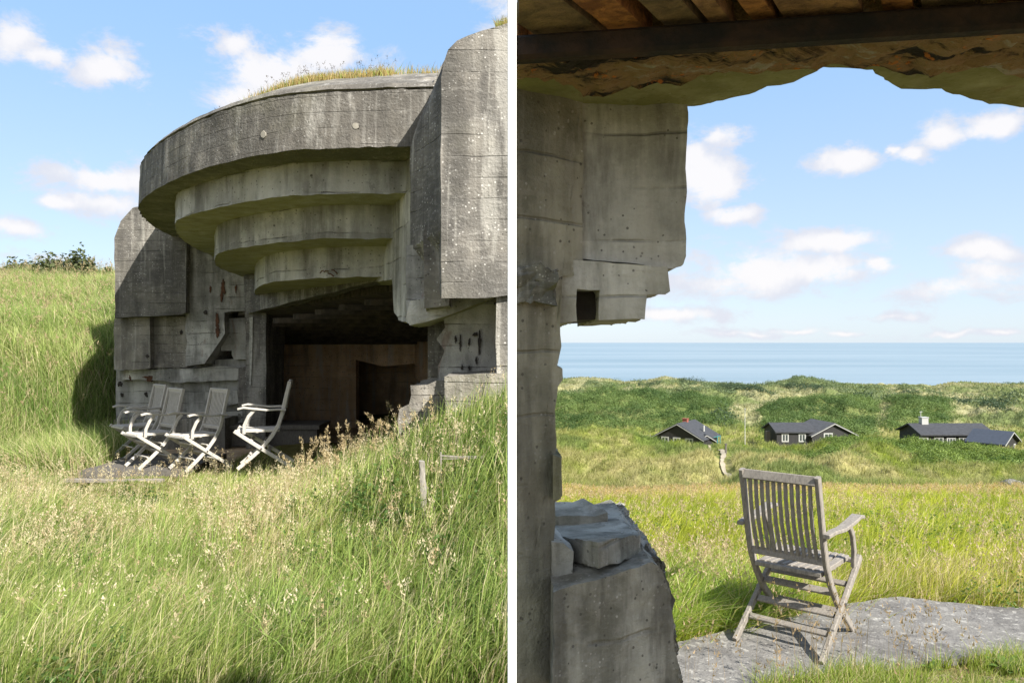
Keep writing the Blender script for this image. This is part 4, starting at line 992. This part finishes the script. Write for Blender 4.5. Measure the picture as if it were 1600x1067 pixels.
parts.append(tufts(x, y, 24, .045+.008*y, (.20+.26*fbm(x*1.1,y*1.1,92))*low, .0062, (.10,.18,.03), (.44,.48,.15), left_dry(x, y)+.10, (.66,.57,.36), .5, 0.5, .55))
# low leafy herbs
x, y = scatter(2600, -.7, .01, 3.3, 8, 1.2); cl = fbm(x*1.7+9, y*1.7, 96) > .52; x, y = x[cl], y[cl]; n = len(x)
parts.append(clumps(x, y, rng.uniform(.05,.11,n), rng.uniform(.10,.24,n), 34, np.full(n,.014), np.tile((.075,.135,.03),(n,1))))
# seed heads
x, y = scatter(6500, -.7, .012, 3.5, 9.6, 1.0); x, y = keep(x, y, bunk); px = 800+1200*x/y
q = np.clip(.10 + 2.2*np.clip(fbm(x*.8+4, y*.8, 90)-.47, 0, 1) + .9*np.exp(-((px-400)/90)**2-((y-5.9)/1.0)**2) + .4*np.exp(-((px-690)/50)**2-((y-5.2)/.5)**2), 0, 1)
k = rng.random(len(x)) < q; x, y = x[k], y[k]; n = len(x); P = np.stack([x, y, H(x, y)], 1)
cs = np.array([(.66,.57,.40),(.58,.49,.32),(.46,.36,.22)])[rng.integers(0,3,n)]
parts.append(heads(P, rng.uniform(.22,.46,n), cs, 22, .0085, spread=.016, frac=.24))
# tall stems in front of the opening
pt_ = [(575,822,4.2,.75),(585,805,4.25,.62),(520,690,7.0,.5),(668,635,5.6,.55),(672,650,5.4,.5),(630,905,3.6,.5),(655,860,3.9,.42),(870,0,0,0)][:7]
pp = []; hh = []
for px_, py_, Y_, h_ in pt_:
    x_ = (px_-800)/1200*Y_; pp.append((x_, Y_, float(H(x_, Y_)))); hh.append(h_)
for _ in range(60):
    px_ = random.uniform(460, 640); Y_ = random.uniform(6.2, 7.4); x_ = (px_-800)/1200*Y_; pp.append((x_, Y_, float(H(x_, Y_)))); hh.append(random.uniform(.32,.55))
pp = np.array(pp); n = len(pp); parts.append(heads(pp, np.array(hh), np.tile((.50,.40,.25),(n,1)), 46, .010, lean=rng.uniform(.05,.5,n), spread=.012, frac=.22, stemw=.004))
emit('meadow_grass', parts, 'tall mixed green and straw grass below the bunker', 'grass')
# hill grass (left of the fort)
parts = []
x, y = scatter(70000, -.86, -.5, 9.5, 22, 1.0); x, y = keep(x, y, lambda a, c: (a < -6.72) | (c < 12.2)); x, y = keep(x, y, lambda a, c: ~((a > -5.55) & (c > 9.4))); n = len(x)
D_ = fbm(x*.35, y*.35, 100); c_ = greens(n, x, y, np.clip(.08+.8*np.clip(D_-.45,0,1)+.2*sm(y,15,19),0,.6), (.12,.20,.04), (.24,.30,.08), (.48,.42,.24))
parts.append(sc_blades(x, y, rng.uniform(.22,.62,n)*(.7+.6*fbm(x*.9,y*.9,101)), rng.uniform(.007,.013,n), c_*.85, c_*1.15, .6, 2.8))
x, y = scatter(6500, -.86, -.5, 9.5, 21, .9); x, y = keep(x, y, lambda a, c: (a < -6.8) | (c < 12.0)); x, y = keep(x, y, lambda a, c: ~((a > -5.65) & (c > 9.4)))
parts.append(tufts(x, y, 24, .13+0*y, (.30+.35*fbm(x*.7,y*.7,103)), .0085, (.12,.21,.04), (.42,.47,.17), np.clip(.06+.9*np.clip(fbm(x*.35,y*.35,100)-.5,0,1)+.25*sm(y,16,19),0,.6), (.58,.51,.31), .6, 2.7, .65))
x, y = scatter(1200, -.86, -.5, 10.5, 20.5, .8); x, y = keep(x, y, lambda a, c: a < -6.9); n = len(x); P = np.stack([x,y,H(x,y)],1)
parts.append(heads(P, rng.uniform(.45,.8,n), np.tile((.42,.33,.2),(n,1)), 14, .018, spread=.02, stemw=.006))
emit('hill_grass', parts, 'long windblown grass on the bank left of the bunker', 'grass')
# shrubs on top of the bank
for i, (px, Y, s, hh_, lb) in enumerate([(8,20.6,.85,.7,'low dark shrub on the bank crest at the left edge of the photo'),(45,20.2,.7,.72,'second shrub from the left on the bank crest'),(75,20.8,.65,.75,'shrub in the middle of the row on the bank crest'),(110,19.9,.65,.85,'tallest shrub on the bank crest, nearest the bunker but one'),(147,19.6,.4,.6,'small sparse shrub on the bank crest nearest the bunker')]):
    x = (px-800)/1200*Y; z = float(H(x, Y))-.05
    r = thing('shrub', (x, Y, z), lb, 'shrub', 'shrubs along the bank crest')
    cxs = np.array([x + random.uniform(-s, s)*.8 for _ in range(7)]); cys = np.array([Y + random.uniform(-.4,.4) for _ in range(7)])
    V, C_, Fi, Pr = clumps(cxs, cys, np.full(7, s*.5), np.full(7, hh_)*rng.uniform(.7,1.15,7), 420, np.full(7,.05), np.tile((.085,.10,.04),(7,1)), z=np.full(7, z))
    mesh_np('foliage', V, Fi, Pr, M_leaf, C_, r)
    bm = bmesh.new()
    for k_ in range(6): bar_bm(bm, [(x, Y, z-.05), (cxs[k_], cys[k_], z + hh_*.8)], .02, .02)
    finish(bm, 'stem', M_sleep, r, 0)
# right meadow
parts = []
def slabfree(x, y):
    pxx = 800+1200*x/y; pyy = 535 + 1200*1.665/y
    up_ = np.interp(pxx, [900,1060,1120,1180,1300,1380,1405,1560,1800], [1078,1003,988,972,948,934,932,948,955])
    dn_ = np.interp(pxx, [900,1060,1100,1200,1290,1330,1400,1560,1640,1800], [1110,1100,1090,1066,1052,1040,1036,1018,1012,1020])
    return ~((pyy > up_-3) & (pyy < dn_+3))
x, y = scatter(120000, .05, .72, 4.0, 15.5, 1.1); x, y = keep(x, y, slabfree); n = len(x)
px = 800+1200*x/y
c_ = greens(n, x, y, np.clip(.05 + 1.1*np.clip(fbm(x*.6,y*.6,110)-.55,0,1) + .3*np.exp(-((y-5.6)/.7)**2),0,.6), (.17,.23,.02), (.33,.36,.03), (.48,.39,.2), 111)
hh = (.10+.18*fbm(x*1.1,y*1.1,112))*rng.uniform(.6,1.25,n); hh *= np.where(y < 4.75, .6, 1)
parts.append(sc_blades(x, y, hh, rng.uniform(.0035,.006,n)*(.7+.09*y), c_*.85, c_*1.15, .5, 0.3))
x, y = scatter(7500, .05, .72, 4.3, 15, .9); x, y = keep(x, y, slabfree)
parts.append(tufts(x, y, 22, .045+.008*y, np.where(y < 5.2, .17, .17)+.16*fbm(x*1.1,y*1.1,116), .0058, (.16,.24,.02), (.56,.57,.07), np.clip(.04+.5*np.exp(-((y-5.4)/.5)**2)+.35*sm(y,11,14)+.8*np.clip(fbm(x*.6,y*.6,110)-.55,0,1),0,.7), (.66,.55,.32), .55, .3, .6))
x, y = scatter(20000, .05, .72, 4.6, 16, .2); q = .10 + .9*sm(y, 9.5, 13.5) + .55*np.exp(-((y-5.5)/.6)**2)*(fbm(x*1.3,y*1.3,114)>.5); k = rng.random(len(x)) < q; x, y = x[k], y[k]; x, y = keep(x, y, slabfree); n = len(x)
kk_ = (y < 9) | (rng.random(n) < .5); x, y = x[kk_], y[kk_]; n = len(x); P = np.stack([x, y, H(x, y)], 1); far = sm(y, 8, 12)
parts.append(heads(P, rng.uniform(.22,.42,n)*(1-.35*far), mixc(np.tile((.50,.40,.27),(n,1)), np.tile((.52,.36,.16),(n,1)), far*rng.random(n)), 18, .011, spread=.016, frac=.25, stemw=.005))
emit('sea_meadow_grass', parts, 'bright yellow-green meadow grass between slab and dunes', 'grass')
# low herbs and long tufts in the meadow near the slab
parts = []
x, y = scatter(1500, .07, .70, 4.7, 9.5, 1.0); x, y = keep(x, y, slabfree); k = fbm(x*1.5+3, y*1.5, 130) > .54; x, y = x[k], y[k]; n = len(x)
parts.append(clumps(x, y, rng.uniform(.05,.11,n), rng.uniform(.10,.22,n), 34, np.full(n,.014), np.tile((.10,.17,.03),(n,1))))
x, y = scatter(600, .12, .36, 4.35, 5.6, 1.0); x, y = keep(x, y, slabfree); parts.append(tufts(x, y, 20, .05+0*x, .34+0*x, .008, (.12,.21,.03), (.40,.50,.10), .05, (.6,.5,.3), .7, .3, .4))
emit('meadow_herbs', parts, 'leafy herbs and long tufts in the meadow beside the slab', 'plants')
# weeds in front of the slab
parts = []
x, y = scatter(26000, .18, .72, 3.3, 4.25, 1.0); x, y = keep(x, y, slabfree); k = (fbm(x*3.2, y*3.2, 120) > .42 + .16*(1-sm(800+1200*x/y,1230,1330)) + .25*(1-sm(y,3.42,3.55))) ; x, y = x[k], y[k]; n = len(x)
c_ = greens(n, x, y, np.full(n,.16), (.13,.22,.03), (.38,.43,.08))
parts.append(sc_blades(x, y, rng.uniform(.05,.19,n), rng.uniform(.003,.005,n), c_*.9, c_*1.1, .55))
x, y = scatter(80, .2, .6, 3.35, 4.1, 1.0); n = len(x); P = np.stack([x,y,H(x,y)],1); parts.append(heads(P, rng.uniform(.2,.5,n), np.tile((.34,.25,.15),(n,1)), 10, .010, spread=.012, frac=.3))
emit('edge_grass', parts, 'short grass and dry stems along the near edge of the slab', 'grass')
# broad-leaved weeds
def weed(px, Y, s, nl, lb):
    x = (px-800)/1200*Y; z = float(H(x, Y)); Vv = []; Ff = []; Pr = []; Cc = []
    for i in range(nl):
        a_ = i*2.4 + random.uniform(-.3,.3); L_ = s*random.uniform(.6,1.1); tilt = random.uniform(.5,1.1); d = np.array((math.cos(a_), math.sin(a_), 0)); sd_ = np.array((-d[1], d[0], 0)); k = len(Vv)
        for j in range(6):
            t_ = j/5; c = np.array((x, Y, z)) + d*L_*t_*math.cos(tilt*(1-.4*t_)) + np.array((0,0,L_*math.sin(tilt)*(t_ - .45*t_*t_)))
            hw = .2*L_*math.sin(math.pi*min(1, t_*.85+.12))
            for q in (-1, 0, 1): Vv.append(c + sd_*hw*q + np.array((0,0,-.03*L_ if q == 0 else .02*L_))); Cc.append(np.array((.11,.18,.04))*random.uniform(.85,1.2))
        for j in range(5):
            for q in (0, 1): b0 = k + j*3 + q; Ff += [b0, b0+1, b0+4, b0+3]; Pr.append(4)
    o = mesh_np('broadleaf_weed', np.array(Vv), np.array(Ff), np.array(Pr), M_leaf, np.array(Cc), smooth=True); tag(o, lb, 'weed', 'broad-leaved weeds by the slab')
weed(1578, 3.95, .13, 11, 'broad-leaved weed at the right edge, the larger one')
weed(1562, 3.66, .11, 9, 'pale broad-leaved weed nearest the bottom right corner')
weed(1455, 3.98, .09, 9, 'small leafy weed in the middle of the slab edge')
weed(1185, 3.66, .09, 8, 'small dark leafy weed in front of the chair at the bottom')
# loose soil crumbs
bm = bmesh.new()
for _ in range(420):
    px_ = random.uniform(1250, 1620); Y_ = random.uniform(3.3, 3.9); x_ = (px_-800)/1200*Y_
    s = random.uniform(.004,.016); M = Matrix.Translation((x_, Y_, float(H(x_, Y_))+s*.4)) @ Matrix.Rotation(random.uniform(0,6),4,'Z') @ Matrix.Diagonal((s,s*random.uniform(.6,1),s*.6,1))
    bmesh.ops.create_icosphere(bm, subdivisions=1, radius=1, matrix=M)
tag(finish(bm, 'soil_crumbs', M_soil, None, 0), 'loose brown soil crumbs on the bare ground by the slab', 'soil', None, 'stuff')
